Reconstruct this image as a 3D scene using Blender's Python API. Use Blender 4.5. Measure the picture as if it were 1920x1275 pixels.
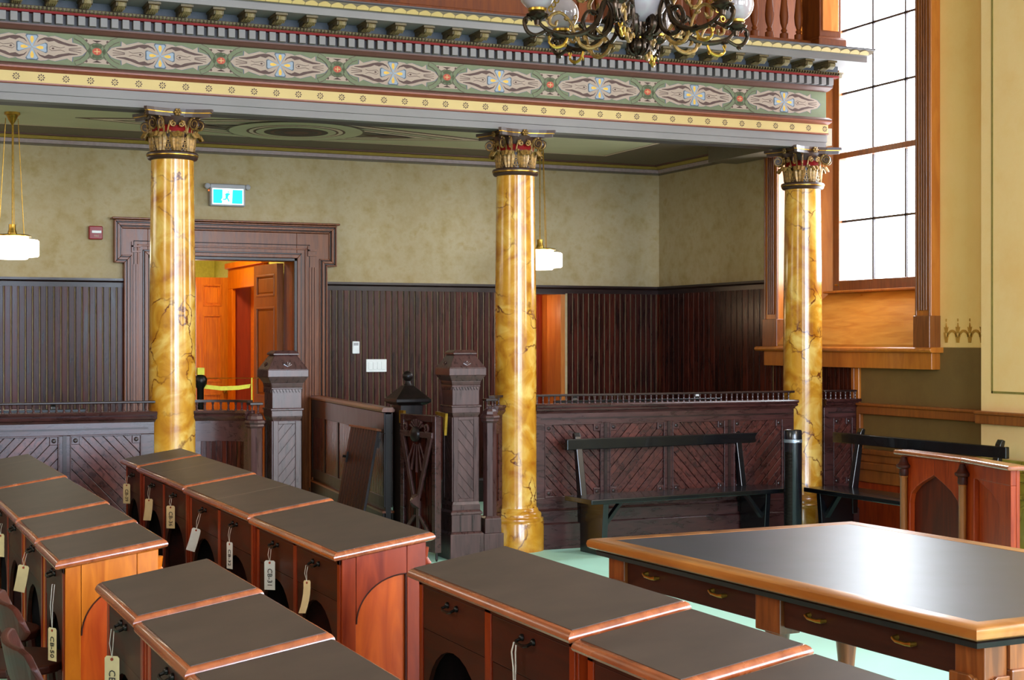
import bpy, math, random
from mathutils import Vector, Matrix
random.seed(7)
PI = math.pi
SC = bpy.context.scene
COL = SC.collection
for o in list(bpy.data.objects):
    bpy.data.objects.remove(o)

# ------------------------------------------------------------------ camera, world, lights, exposure
cam_d = bpy.data.cameras.new('camera')
cam_d.sensor_width = 36.0
cam_d.lens = 2900 / 1920 * 36.0
cam_d.clip_start = 0.05
cam_d.clip_end = 200
cam = bpy.data.objects.new('camera', cam_d)
COL.objects.link(cam)
cam.location = (-4.535, -10.267, 1.52)
cam.rotation_euler = (PI / 2, 0, math.radians(66.3 - 90))
SC.camera = cam

world = bpy.data.worlds.new('world')
SC.world = world
world.use_nodes = True
bg = world.node_tree.nodes['Background']
bg.inputs['Color'].default_value = (0.86, 0.94, 1.0, 1)
bg.inputs['Strength'].default_value = 7.0

def area(name, loc, direction, sx, sy, power, color, spread=180):
    d = bpy.data.lights.new(name, 'AREA')
    d.shape = 'RECTANGLE'; d.size = sx; d.size_y = sy
    d.energy = power; d.color = color; d.spread = math.radians(spread)
    o = bpy.data.objects.new(name, d); COL.objects.link(o)
    o.location = loc
    o.rotation_euler = Vector(direction).to_track_quat('-Z', 'Y').to_euler()
    return o
def point(name, loc, power, color, r=0.08):
    d = bpy.data.lights.new(name, 'POINT')
    d.energy = power; d.color = color; d.shadow_soft_size = r
    o = bpy.data.objects.new(name, d); COL.objects.link(o); o.location = loc
    return o
DAY = (0.80, 0.90, 1.0)
# daylight through the tall windows of the hall (south wall behind the camera, east wall)
for x, p, c in ((-6.6, 90, (0.86, 0.92, 1.0)), (-1.35, 600, (0.58, 0.73, 1.0)), (1.6, 300, (0.82, 0.89, 1.0))):
    area('south_window_light', (x, -13.95, 2.95), (0, 1, 0), 2.7 if x == -1.35 else 2.0, 4.1, p, c)
for y, p in ((-4.6, 110), (-8.2, 130), (-11.6, 110)):
    area('east_window_light', (2.93, y, 3.3), (-1, 0, -0.12), 1.3, 3.2, p, (1.0, 0.97, 0.92))
area('east_gallery_window_light', (3.55, -0.04, 3.3), (-1, 0, -0.15), 1.3, 2.6, 190, (0.84, 0.92, 1.0))
area('gallery_west_fill', (-5.9, 1.7, 2.7), (1, 0, 0), 1.6, 0.7, 14, (1.0, 0.94, 0.86))  # fill lamp at the gallery's west end, whose wall has no window
area('west_fill_light', (-8.9, -5.5, 3.6), (1, 0, -0.1), 2.0, 3.2, 170, (1.0, 0.93, 0.80))  # added fill before the windowless west wall, lifts the east wall
point('wall_sconce_light', (2.45, -3.3, 1.95), 9, (1.0, 0.66, 0.36), 0.08)
point('passage_lamp', (-1.45, 4.6, 2.75), 60, (1.0, 0.82, 0.52), 0.12)
point('closet_lamp', (1.50, 3.55, 1.80), 6, (1.0, 0.74, 0.45), 0.06)

SC.view_settings.view_transform = 'Standard'
SC.view_settings.look = 'None'
SC.view_settings.gamma = 1.0
SC.view_settings.use_curve_mapping = False
SC.view_settings.exposure = 0.3
SC.cycles.use_denoising = True
SC.cycles.max_bounces = 7
SC.cycles.diffuse_bounces = 4
SC.cycles.glossy_bounces = 3
SC.cycles.caustics_reflective = False
SC.cycles.caustics_refractive = False
SC.cycles.sample_clamp_indirect = 6.0

# ------------------------------------------------------------------ helpers
def lin(c):
    return tuple(((v / 255) / 12.92 if v / 255 <= 0.04045 else ((v / 255 + 0.055) / 1.055) ** 2.4) for v in c) + (1.0,)

def base_mat(name):
    m = bpy.data.materials.new(name); m.use_nodes = True
    return m, m.node_tree.nodes, m.node_tree.links, m.node_tree.nodes['Principled BSDF']

def plain(name, c, rough=0.6, metal=0.0, noise=0.12, scale=30, coat=0.0, spec=0.5):
    m, N, L, b = base_mat(name)
    b.inputs['Roughness'].default_value = rough
    b.inputs['Metallic'].default_value = metal
    b.inputs['Coat Weight'].default_value = coat
    b.inputs['Specular IOR Level'].default_value = spec
    col = lin(c)
    tc = N.new('ShaderNodeTexCoord'); n = N.new('ShaderNodeTexNoise'); n.inputs['Scale'].default_value = scale
    n.inputs['Detail'].default_value = 4
    L.new(tc.outputs['Object'], n.inputs['Vector'])
    r = N.new('ShaderNodeValToRGB')
    r.color_ramp.elements[0].position = 0.3; r.color_ramp.elements[1].position = 0.7
    r.color_ramp.elements[0].color = tuple(v * (1 - noise) for v in col[:3]) + (1,)
    r.color_ramp.elements[1].color = tuple(min(1, v * (1 + noise)) for v in col[:3]) + (1,)
    L.new(n.outputs['Fac'], r.inputs['Fac']); L.new(r.outputs['Color'], b.inputs['Base Color'])
    return m

def wood(name, c1, c2, rough=0.35, stretch=(12, 12, 1.2), coat=0.3, spec=0.5, rnd=0.25, bump=0.05):
    m, N, L, b = base_mat(name)
    b.inputs['Coat Weight'].default_value = coat
    b.inputs['Coat Roughness'].default_value = 0.18
    b.inputs['Specular IOR Level'].default_value = spec
    tc = N.new('ShaderNodeTexCoord'); mp = N.new('ShaderNodeMapping'); mp.inputs['Scale'].default_value = stretch
    oi = N.new('ShaderNodeObjectInfo')
    L.new(tc.outputs['Object'], mp.inputs['Vector'])
    cmb = N.new('ShaderNodeVectorMath'); cmb.operation = 'SCALE'; cmb.inputs[0].default_value = (7, 13, 5)
    L.new(oi.outputs['Random'], cmb.inputs['Scale'])
    L.new(cmb.outputs['Vector'], mp.inputs['Location'])
    n = N.new('ShaderNodeTexNoise'); n.inputs['Scale'].default_value = 3.0; n.inputs['Detail'].default_value = 6
    n.inputs['Distortion'].default_value = 0.8
    L.new(mp.outputs['Vector'], n.inputs['Vector'])
    r = N.new('ShaderNodeValToRGB')
    r.color_ramp.elements[0].position = 0.3; r.color_ramp.elements[1].position = 0.72
    r.color_ramp.elements[0].color = lin(c1); r.color_ramp.elements[1].color = lin(c2)
    L.new(n.outputs['Fac'], r.inputs['Fac'])
    ma = N.new('ShaderNodeMath'); ma.operation = 'MULTIPLY_ADD'
    ma.inputs[1].default_value = 2 * rnd; ma.inputs[2].default_value = 1 - rnd
    L.new(oi.outputs['Random'], ma.inputs[0])
    hs = N.new('ShaderNodeHueSaturation')
    L.new(ma.outputs[0], hs.inputs['Value']); L.new(r.outputs['Color'], hs.inputs['Color'])
    L.new(hs.outputs['Color'], b.inputs['Base Color'])
    rr = N.new('ShaderNodeMapRange'); rr.inputs['To Min'].default_value = rough - 0.07; rr.inputs['To Max'].default_value = rough + 0.1
    L.new(n.outputs['Fac'], rr.inputs['Value']); L.new(rr.outputs['Result'], b.inputs['Roughness'])
    bp = N.new('ShaderNodeBump'); bp.inputs['Strength'].default_value = bump * 3; bp.inputs['Distance'].default_value = 0.001
    L.new(n.outputs['Fac'], bp.inputs['Height']); L.new(bp.outputs['Normal'], b.inputs['Normal'])
    return m

def plaster(name, cs, scale=2.0, fine=0.3, rough=0.75):
    m, N, L, b = base_mat(name)
    b.inputs['Roughness'].default_value = rough
    tc = N.new('ShaderNodeTexCoord')
    n = N.new('ShaderNodeTexNoise'); n.inputs['Scale'].default_value = scale; n.inputs['Detail'].default_value = 8; n.inputs['Roughness'].default_value = 0.65
    L.new(tc.outputs['Object'], n.inputs['Vector'])
    r = N.new('ShaderNodeValToRGB'); e = r.color_ramp.elements
    e[0].position = 0.3; e[1].position = 0.7; e[0].color = lin(cs[0]); e[1].color = lin(cs[-1])
    for i, c in enumerate(cs[1:-1]):
        k = e.new(0.3 + 0.4 * (i + 1) / (len(cs) - 1)); k.color = lin(c)
    L.new(n.outputs['Fac'], r.inputs['Fac']); L.new(r.outputs['Color'], b.inputs['Base Color'])
    n2 = N.new('ShaderNodeTexNoise'); n2.inputs['Scale'].default_value = 90
    L.new(tc.outputs['Object'], n2.inputs['Vector'])
    bp = N.new('ShaderNodeBump'); bp.inputs['Strength'].default_value = fine; bp.inputs['Distance'].default_value = 0.002
    L.new(n2.outputs['Fac'], bp.inputs['Height']); L.new(bp.outputs['Normal'], b.inputs['Normal'])
    return m

def marble(name, c_light, c_mid, c_dark, vein, rough=0.14):
    m, N, L, b = base_mat(name)
    b.inputs['Coat Weight'].default_value = 0.25; b.inputs['Coat Roughness'].default_value = 0.08
    tc = N.new('ShaderNodeTexCoord'); oi = N.new('ShaderNodeObjectInfo')
    add = N.new('ShaderNodeVectorMath'); add.operation = 'ADD'
    sc = N.new('ShaderNodeVectorMath'); sc.operation = 'SCALE'; sc.inputs[0].default_value = (9, 4, 17)
    L.new(oi.outputs['Random'], sc.inputs['Scale']); L.new(tc.outputs['Object'], add.inputs[0]); L.new(sc.outputs['Vector'], add.inputs[1])
    n = N.new('ShaderNodeTexNoise'); n.inputs['Scale'].default_value = 5.0; n.inputs['Detail'].default_value = 9; n.inputs['Distortion'].default_value = 1.0
    L.new(add.outputs['Vector'], n.inputs['Vector'])
    r = N.new('ShaderNodeValToRGB'); e = r.color_ramp.elements
    e[0].position = 0.32; e[0].color = lin(c_dark); e[1].position = 0.68; e[1].color = lin(c_light)
    k = e.new(0.5); k.color = lin(c_mid)
    L.new(n.outputs['Fac'], r.inputs['Fac'])
    # veins along cell borders of a warped voronoi
    n3 = N.new('ShaderNodeTexNoise'); n3.inputs['Scale'].default_value = 4; n3.inputs['Detail'].default_value = 5
    L.new(add.outputs['Vector'], n3.inputs['Vector'])
    w = N.new('ShaderNodeVectorMath'); w.operation = 'MULTIPLY_ADD'; w.inputs[1].default_value = (0.45, 0.45, 0.45)
    L.new(n3.outputs['Color'], w.inputs[0]); L.new(add.outputs['Vector'], w.inputs[2])
    v = N.new('ShaderNodeTexVoronoi'); v.feature = 'DISTANCE_TO_EDGE'; v.inputs['Scale'].default_value = 3.1
    L.new(w.outputs['Vector'], v.inputs['Vector'])
    vr = N.new('ShaderNodeValToRGB'); vr.color_ramp.elements[0].position = 0.004; vr.color_ramp.elements[0].color = (1, 1, 1, 1)
    vr.color_ramp.elements[1].position = 0.03; vr.color_ramp.elements[1].color = (0, 0, 0, 1)
    L.new(v.outputs['Distance'], vr.inputs['Fac'])
    n4 = N.new('ShaderNodeTexNoise'); n4.inputs['Scale'].default_value = 5
    L.new(add.outputs['Vector'], n4.inputs['Vector'])
    mm = N.new('ShaderNodeMapRange'); mm.inputs['From Min'].default_value = 0.42; mm.inputs['From Max'].default_value = 0.6
    L.new(n4.outputs['Fac'], mm.inputs['Value'])
    mu = N.new('ShaderNodeMath'); mu.operation = 'MULTIPLY'
    L.new(vr.outputs['Color'], mu.inputs[0]); L.new(mm.outputs['Result'], mu.inputs[1])
    mix = N.new('ShaderNodeMix'); mix.data_type = 'RGBA'
    mix.inputs['B'].default_value = lin(vein)
    L.new(mu.outputs[0], mix.inputs['Factor']); L.new(r.outputs['Color'], mix.inputs['A'])
    L.new(mix.outputs['Result'], b.inputs['Base Color'])
    b.inputs['Roughness'].default_value = rough
    return m

def emit(name, c, s):
    m, N, L, b = base_mat(name)
    b.inputs['Base Color'].default_value = lin(c)
    b.inputs['Emission Color'].default_value = lin(c); b.inputs['Emission Strength'].default_value = s
    return m

M = {}
M['plaster'] = plaster('gallery plaster', [(162, 140, 90), (174, 154, 112), (180, 162, 126), (168, 146, 96)], 6.5)
M['plaster_hall'] = plaster('hall plaster', [(236, 186, 106), (240, 196, 120), (242, 200, 128)], 1.6)
M['plaster_pilaster'] = plaster('pilaster plaster', [(236, 190, 122), (240, 200, 138), (238, 192, 122)], 1.6)
M['dado'] = plaster('brown dado paint', [(104, 76, 34), (114, 86, 40), (108, 80, 38)], 2)
M['stencil'] = plain('stencil ochre', (176, 124, 40), 0.8)
M['stencil_pale'] = plain('stencil pale', (190, 178, 150), 0.8)
M['olive'] = plain('olive line', (128, 112, 48), 0.8)
M['dark'] = wood('dark stained boards', (28, 9, 6), (76, 26, 14), 0.27, coat=0.0, rnd=0.35, spec=0.21)
M['dark_trim'] = wood('dark stained trim', (26, 14, 13), (46, 26, 23), 0.3, (3, 12, 12), coat=0.0, rnd=0.1, spec=0.4)
M['bar'] = wood('bar panelling', (42, 20, 20), (72, 38, 36), 0.27, (2, 9, 9), coat=0.1, rnd=0.1)
M['bar_board'] = wood('bar diagonal board', (42, 17, 16), (86, 38, 30), 0.27, (9, 9, 9), coat=0.1, rnd=0.3)
M['newel'] = wood('newel wood', (48, 28, 28), (80, 50, 48), 0.28, coat=0.1, rnd=0.05)
M['black_wood'] = wood('ebonised wood', (16, 10, 9), (32, 20, 18), 0.36, coat=0.0, rnd=0.1, spec=0.25)
M['bench'] = plain('black bench paint', (9, 10, 14), 0.26, coat=0.3, noise=0.25, scale=12)
M['casing'] = wood('door casing wood', (92, 46, 20), (136, 76, 38), 0.3, coat=0.0, rnd=0.05, spec=0.35)
M['orange'] = wood('honey oak', (168, 92, 26), (196, 118, 40), 0.34, (6, 6, 1.0), coat=0.3, rnd=0.06)
M['orange_h'] = wood('honey oak sill', (176, 108, 38), (204, 142, 62), 0.3, (8, 1.0, 6), coat=0.3, rnd=0.03)
M['oak_mid'] = wood('mid oak window frame', (100, 52, 20), (136, 76, 30), 0.34, coat=0.3, rnd=0.05)
M['red_oak'] = wood('red oak', (120, 62, 18), (150, 82, 28), 0.4, coat=0.1, rnd=0.08)
M['red_board'] = wood('red beadboard', (134, 44, 12), (160, 58, 18), 0.5, coat=0.0, rnd=0.1)
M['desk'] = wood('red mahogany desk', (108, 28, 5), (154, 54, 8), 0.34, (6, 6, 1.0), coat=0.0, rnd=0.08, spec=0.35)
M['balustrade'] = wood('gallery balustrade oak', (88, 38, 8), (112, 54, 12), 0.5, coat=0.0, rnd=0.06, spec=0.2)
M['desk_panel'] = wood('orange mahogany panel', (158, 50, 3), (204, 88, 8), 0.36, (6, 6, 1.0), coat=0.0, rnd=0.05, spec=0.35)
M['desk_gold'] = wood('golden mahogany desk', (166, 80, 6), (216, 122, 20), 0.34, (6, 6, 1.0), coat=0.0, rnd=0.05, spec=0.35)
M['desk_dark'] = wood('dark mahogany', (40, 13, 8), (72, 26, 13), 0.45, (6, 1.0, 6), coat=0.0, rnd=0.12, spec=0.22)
M['desk_edge'] = wood('desk top edge', (132, 60, 26), (176, 92, 46), 0.24, (8, 1.2, 8), coat=1.0, rnd=0.05, spec=0.8)
M['leather'] = plain('brown desk leather', (74, 60, 52), 0.46, noise=0.14, scale=9, spec=0.35)
M['table_edge'] = wood('oak table edge', (140, 80, 26), (184, 118, 50), 0.3, (3, 0.6, 3), coat=0.5, rnd=0.05, bump=0.01)
M['table_top'] = plain('black table leather', (32, 30, 40), 0.38, noise=0.35, scale=7, coat=0.0, spec=0.42)
M['table_body'] = wood('walnut table body', (96, 48, 16), (150, 84, 34), 0.34, coat=0.3, rnd=0.1)
M['drawer'] = wood('dark walnut drawer', (36, 15, 9), (66, 29, 15), 0.42, (6, 1.0, 6), coat=0.0, rnd=0.05, spec=0.25)
M['lectern'] = wood('cherry wood', (122, 34, 8), (164, 60, 16), 0.3, coat=0.05, rnd=0.08, spec=0.35)
M['lectern_dark'] = wood('dark cherry panel', (56, 14, 6), (84, 26, 10), 0.4, coat=0.0, spec=0.25)
M['marble'] = marble('golden marbling', (216, 178, 92), (192, 136, 40), (158, 94, 18), (92, 36, 12), 0.2)
M['marble_dado'] = marble('olive marbling', (176, 158, 72), (150, 132, 44), (128, 108, 34), (92, 62, 18), 0.3)
M['brass'] = plain('old brass', (176, 136, 54), 0.3, 0.9, noise=0.25, scale=40)
M['gold'] = plain('dull gilding', (134, 100, 48), 0.4, 0.35, noise=0.5, scale=60)
M['bronze'] = plain('dark bronze', (58, 44, 32), 0.26, 0.8, noise=0.6, scale=30)
M['iron'] = plain('dark iron', (34, 30, 28), 0.35, 0.7)
M['cap_brown'] = plain('capital brown', (56, 36, 28), 0.4, noise=0.25, scale=25)
M['cap_red'] = plain('capital red', (120, 4, 4), 0.6, spec=0.15)
M['grey'] = plain('entablature grey', (116, 110, 108), 0.6, noise=0.05, scale=4)
M['grey_dark'] = plain('entablature dark grey', (66, 60, 62), 0.6, noise=0.05, scale=4)
M['blue_grey'] = plain('panel blue grey', (58, 62, 70), 0.6, noise=0.05)
M['purple_brown'] = plain('moulding brown', (88, 54, 44), 0.5, noise=0.08)
M['copper'] = plain('copper moulding', (122, 62, 40), 0.4, noise=0.1)
M['red_paint'] = plain('red fillet', (112, 12, 12), 0.6, spec=0.2)
M['yellow'] = plain('straw yellow', (184, 158, 100), 0.6, noise=0.05, scale=4)
M['cream'] = plain('cream paint', (112, 96, 58), 0.6, noise=0.06, scale=5)
M['f_green'] = plain('frieze green', (96, 102, 72), 0.65, noise=0.05)
M['f_pale'] = plain('frieze stone', (152, 132, 116), 0.65, noise=0.05)
M['f_brown'] = plain('frieze brown', (70, 44, 36), 0.65)
M['f_blue'] = plain('frieze blue', (132, 142, 154), 0.65, noise=0.05)
M['f_line'] = plain('frieze outline', (74, 84, 96), 0.65)
M['f_yellow'] = plain('frieze yellow', (206, 160, 60), 0.65)
M['f_red'] = plain('frieze red', (160, 62, 38), 0.65)
M['c_olive'] = plain('ceiling olive grey', (104, 92, 72), 0.7, noise=0.06)
M['c_green'] = plain('ceiling pale green', (186, 184, 148), 0.7, noise=0.05, scale=3)
M['c_pink'] = plain('ceiling stone band', (214, 194, 170), 0.7)
M['c_brown'] = plain('ceiling brown line', (92, 62, 48), 0.7)
M['c_dark'] = plain('ceiling medallion dark', (64, 52, 44), 0.7)
M['mauve'] = plain('cornice mauve', (160, 140, 138), 0.6)
M['ochre'] = plain('cornice ochre', (150, 126, 52), 0.6)
M['floor'] = plain('mint floor covering', (172, 222, 204), 0.6, noise=0.05, scale=2)
M['hall_wall'] = plaster('hall wall paint', [(150, 136, 104), (160, 146, 112)], 1.5)
M['hall_ceiling'] = plain('hall ceiling paint', (150, 138, 118), 0.8)
M['white'] = plain('white plastic', (232, 236, 236), 0.4, noise=0.02)
M['grey_plastic'] = plain('grey plastic', (164, 162, 166), 0.4, noise=0.03)
M['red_plastic'] = plain('red plastic', (140, 16, 18), 0.4, noise=0.08)
M['black_plastic'] = plain('black plastic', (16, 19, 26), 0.22, coat=0.3)
M['silver'] = plain('silver band', (150, 160, 172), 0.3, 0.6)
M['tag'] = plain('manila card', (214, 194, 150), 0.7, noise=0.06)
M['tag_white'] = plain('white card', (212, 220, 222), 0.7, noise=0.05)
M['string'] = plain('cotton string', (214, 206, 196), 0.8)
M['ink'] = plain('black ink', (24, 24, 30), 0.6)
M['ring'] = plain('tag eyelet red', (150, 50, 24), 0.6)
M['tape'] = plain('yellow tape', (216, 206, 20), 0.5)
M['glow'] = emit('lit opal glass', (255, 246, 226), 5.0)
M['opal'] = plain('unlit opal glass', (146, 132, 132), 0.12, noise=0.03, scale=4, coat=0.5)
M['sign_white'] = emit('sign white', (236, 255, 246), 0.9)
M['sign_teal'] = emit('sign teal', (0, 214, 196), 1.0)
M['led'] = emit('amber led', (255, 110, 50), 1.2)
M['passage_window'] = emit('daylit passage glazing', (240, 246, 255), 3.0)
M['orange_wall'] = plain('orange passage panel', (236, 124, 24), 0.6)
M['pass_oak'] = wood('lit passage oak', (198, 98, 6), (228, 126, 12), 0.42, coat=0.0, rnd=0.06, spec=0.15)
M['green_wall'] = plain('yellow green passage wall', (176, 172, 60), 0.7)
def glass_mat():
    m, N, L, b = base_mat('window glass')
    N.remove(b)
    t = N.new('ShaderNodeBsdfTransparent'); g = N.new('ShaderNodeBsdfGlossy'); g.inputs['Roughness'].default_value = 0.02
    mx = N.new('ShaderNodeMixShader'); mx.inputs['Fac'].default_value = 0.06
    L.new(t.outputs[0], mx.inputs[1]); L.new(g.outputs[0], mx.inputs[2]); L.new(mx.outputs[0], N['Material Output'].inputs['Surface'])
    return m
M['glass'] = glass_mat()

def setp(o, label=None, cat=None, group=None, kind=None):
    if label: o['label'] = label
    if cat: o['category'] = cat
    if group: o['group'] = group
    if kind: o['kind'] = kind
    return o

def thing(name, label, cat, loc=(0, 0, 0), rz=0.0, group=None):
    o = bpy.data.objects.new(name, None); COL.objects.link(o)
    o.location = loc; o.rotation_euler = (0, 0, rz); o.empty_display_size = 0.1
    return setp(o, label, cat, group)

class MB:
    def __init__(s, T=None):
        s.v = []; s.f = []; s.T = T
    def add(s, vs, fs):
        k = len(s.v)
        if s.T is not None: vs = [tuple(s.T @ Vector(p)) for p in vs]
        s.v += [tuple(p) for p in vs]; s.f += [tuple(i + k for i in f) for f in fs]
        return s
    def box(s, x0, x1, y0, y1, z0, z1):
        return s.add([(x0, y0, z0), (x1, y0, z0), (x1, y1, z0), (x0, y1, z0), (x0, y0, z1), (x1, y0, z1), (x1, y1, z1), (x0, y1, z1)],
                     [(0, 3, 2, 1), (4, 5, 6, 7), (0, 1, 5, 4), (1, 2, 6, 5), (2, 3, 7, 6), (3, 0, 4, 7)])
    def frustum(s, cx, cy, z0, hx0, hy0, z1, hx1, hy1):
        return s.add([(cx - hx0, cy - hy0, z0), (cx + hx0, cy - hy0, z0), (cx + hx0, cy + hy0, z0), (cx - hx0, cy + hy0, z0),
                      (cx - hx1, cy - hy1, z1), (cx + hx1, cy - hy1, z1), (cx + hx1, cy + hy1, z1), (cx - hx1, cy + hy1, z1)],
                     [(0, 3, 2, 1), (4, 5, 6, 7), (0, 1, 5, 4), (1, 2, 6, 5), (2, 3, 7, 6), (3, 0, 4, 7)])
    def prism(s, poly, axis, a0, a1):
        def P(u, w, a):
            return {'x': (a, u, w), 'y': (u, a, w), 'z': (u, w, a)}[axis]
        n = len(poly)
        vs = [P(u, w, a0) for u, w in poly] + [P(u, w, a1) for u, w in poly]
        fs = [tuple(range(n)), tuple(range(2 * n - 1, n - 1, -1))] + [(i, i + n, (i + 1) % n + n, (i + 1) % n) for i in range(n)]
        return s.add(vs, fs)
    def lathe(s, prof, cx=0, cy=0, seg=24, cz=0, cap=True):
        vs = []; fs = []
        n = len(prof)
        for r, z in prof:
            for k in range(seg):
                a = 2 * PI * k / seg
                vs.append((cx + r * math.cos(a), cy + r * math.sin(a), cz + z))
        for i in range(n - 1):
            for k in range(seg):
                k2 = (k + 1) % seg
                fs.append((i * seg + k, i * seg + k2, (i + 1) * seg + k2, (i + 1) * seg + k))
        if cap:
            fs.append(tuple(range(seg - 1, -1, -1))); fs.append(tuple((n - 1) * seg + k for k in range(seg)))
        return s.add(vs, fs)
    def tube(s, pts, r, seg=8, closed=False):
        pts = [Vector(p) for p in pts]; n = len(pts)
        rs = r if isinstance(r, (list, tuple)) else [r] * n
        vs = []; fs = []
        up = None
        for i, p in enumerate(pts):
            if closed: t = pts[(i + 1) % n] - pts[i - 1]
            else: t = pts[min(i + 1, n - 1)] - pts[max(i - 1, 0)]
            t.normalize()
            if up is None:
                up = Vector((0, 0, 1)) if abs(t.z) < 0.9 else Vector((1, 0, 0))
            a = t.cross(up)
            if a.length < 1e-5: a = t.orthogonal()
            a.normalize(); b = a.cross(t).normalized(); up = b
            for k in range(seg):
                w = 2 * PI * k / seg
                vs.append(p + (a * math.cos(w) + b * math.sin(w)) * rs[i])
        m = n if closed else n - 1
        for i in range(m):
            j = (i + 1) % n
            for k in range(seg):
                k2 = (k + 1) % seg
                fs.append((i * seg + k, i * seg + k2, j * seg + k2, j * seg + k))
        if not closed:
            fs.append(tuple(range(seg - 1, -1, -1))); fs.append(tuple((n - 1) * seg + k for k in range(seg)))
        return s.add(vs, fs)
    def sphere(s, c, r, seg=16, ring=10, sx=1, sy=1, sz=1):
        prof = [(max(1e-4, r * math.sin(PI * i / ring)), -r * math.cos(PI * i / ring) * sz) for i in range(ring + 1)]
        return s.lathe(prof, c[0], c[1], seg, c[2])
    def sweep(s, prof, path):
        """prof: [(outward, z)], path: plan points [(x, y, nx, ny)]; vertex = p + n*o"""
        n = len(prof); vs = []; fs = []
        for (x, y, nx, ny) in path:
            for o, z in prof: vs.append((x + nx * o, y + ny * o, z))
        for i in range(len(path) - 1):
            for k in range(n - 1):
                fs.append((i * n + k, (i + 1) * n + k, (i + 1) * n + k + 1, i * n + k + 1))
        fs.append(tuple(range(n))); fs.append(tuple((len(path) - 1) * n + k for k in range(n - 1, -1, -1)))
        return s.add(vs, fs)
    def build(s, name, mat, parent=None, smooth=False, local=False, bevel=0, loc=None, kind=None, label=None, mesh_only=False):
        vs = s.v
        if parent is not None and not local:
            p = parent
            off = Vector(parent.location)
            while p.parent: p = p.parent; off += Vector(p.location)
            vs = [(a - off.x, b - off.y, c - off.z) for a, b, c in vs]
        me = bpy.data.meshes.new(name); me.from_pydata(vs, [], s.f); me.update()
        me.materials.append(M[mat] if isinstance(mat, str) else mat)
        if smooth:
            me.polygons.foreach_set('use_smooth', [True] * len(me.polygons))
            try: me.set_sharp_from_angle(angle=math.radians(40))
            except Exception: pass
        if mesh_only: return me
        o = bpy.data.objects.new(name, me); COL.objects.link(o)
        if parent is not None: o.parent = parent
        if loc: o.location = loc
        if bevel:
            b = o.modifiers.new('bevel', 'BEVEL'); b.width = bevel; b.segments = 2; b.limit_method = 'ANGLE'; b.angle_limit = math.radians(40)
        if kind: o['kind'] = kind
        if label: o['label'] = label
        return o

def inst(me, name, parent=None, loc=(0, 0, 0), rot=(0, 0, 0), scale=None, world=True):
    o = bpy.data.objects.new(name, me); COL.objects.link(o)
    if parent is not None:
        o.parent = parent
        if world:
            off = Vector(parent.location)
            p = parent
            while p.parent: p = p.parent; off += Vector(p.location)
            loc = Vector(loc) - off
    o.location = loc; o.rotation_euler = rot
    if scale: o.scale = scale
    return o

def struct(name, mb, mat, smooth=False, bevel=0):
    return mb.build(name, mat, smooth=smooth, bevel=bevel, kind='structure')

def struct_empty(name, loc=(0, 0, 0)):
    o = bpy.data.objects.new(name, None); COL.objects.link(o); o.location = loc; o['kind'] = 'structure'
    return o

def clip(poly, nx, ny, d, keep_less=True):
    out = []
    n = len(poly)
    for i in range(n):
        a, b = poly[i], poly[(i + 1) % n]
        da = nx * a[0] + ny * a[1] - d; db = nx * b[0] + ny * b[1] - d
        if not keep_less: da, db = -da, -db
        if da <= 0: out.append(a)
        if (da < 0 and db > 0) or (da > 0 and db < 0):
            t = da / (da - db); out.append((a[0] + (b[0] - a[0]) * t, a[1] + (b[1] - a[1]) * t))
    return out

def diag_boards(x0, x1, z0, z1, pitch, sign, gap=0.0035, phase=0.0, ang=47):
    """diagonal boards clipped to a rectangle; sign +1 leans like /, -1 like \\ """
    a = math.radians(ang); nx, nz = math.sin(a), -sign * math.cos(a)
    rect = [(x0, z0), (x1, z0), (x1, z1), (x0, z1)]
    ds = [nx * x + nz * z for x, z in rect]
    k = math.floor((min(ds) - phase) / pitch); out = []
    while k * pitch + phase < max(ds):
        d0 = k * pitch + phase + gap / 2; d1 = (k + 1) * pitch + phase - gap / 2
        p = clip(rect, nx, nz, d1, True)
        if len(p) > 2: p = clip(p, nx, nz, d0, False)
        if len(p) > 2:
            w = max(q[0] for q in p) - min(q[0] for q in p)
            if w > 0.008: out.append(p)
        k += 1
    return out

def arc(cx, cz, rx, rz, a0, a1, n=10):
    return [(cx + rx * math.cos(a0 + (a1 - a0) * i / n), cz + rz * math.sin(a0 + (a1 - a0) * i / n)) for i in range(n + 1)]

# ------------------------------------------------------------------ room shell
EX = 2.97          # east wall plane
BY = 3.20          # gallery back wall plane
struct('floor', MB().box(-9.0, 3.4, -14.0, 7.0, -0.1, 0.0), 'floor')
# back wall of the gallery with door opening and jib door opening
DX0, DX1, DZ = -2.06, -0.745, 2.25
JX0, JX1, JZ = 1.20, 1.93, 1.985
wb = MB()
wb.box(-6.0, DX0, BY, BY + 0.3, 0, 3.3).box(DX0, DX1, BY, BY + 0.3, DZ, 3.3).box(DX1, JX0, BY, BY + 0.3, 0, 3.3)
wb.box(JX0, JX1, BY, BY + 0.3, JZ, 3.3).box(JX1, 3.4, BY, BY + 0.3, 0, 3.3)
wall_back = struct('wall_back', wb, 'plaster')
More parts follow.
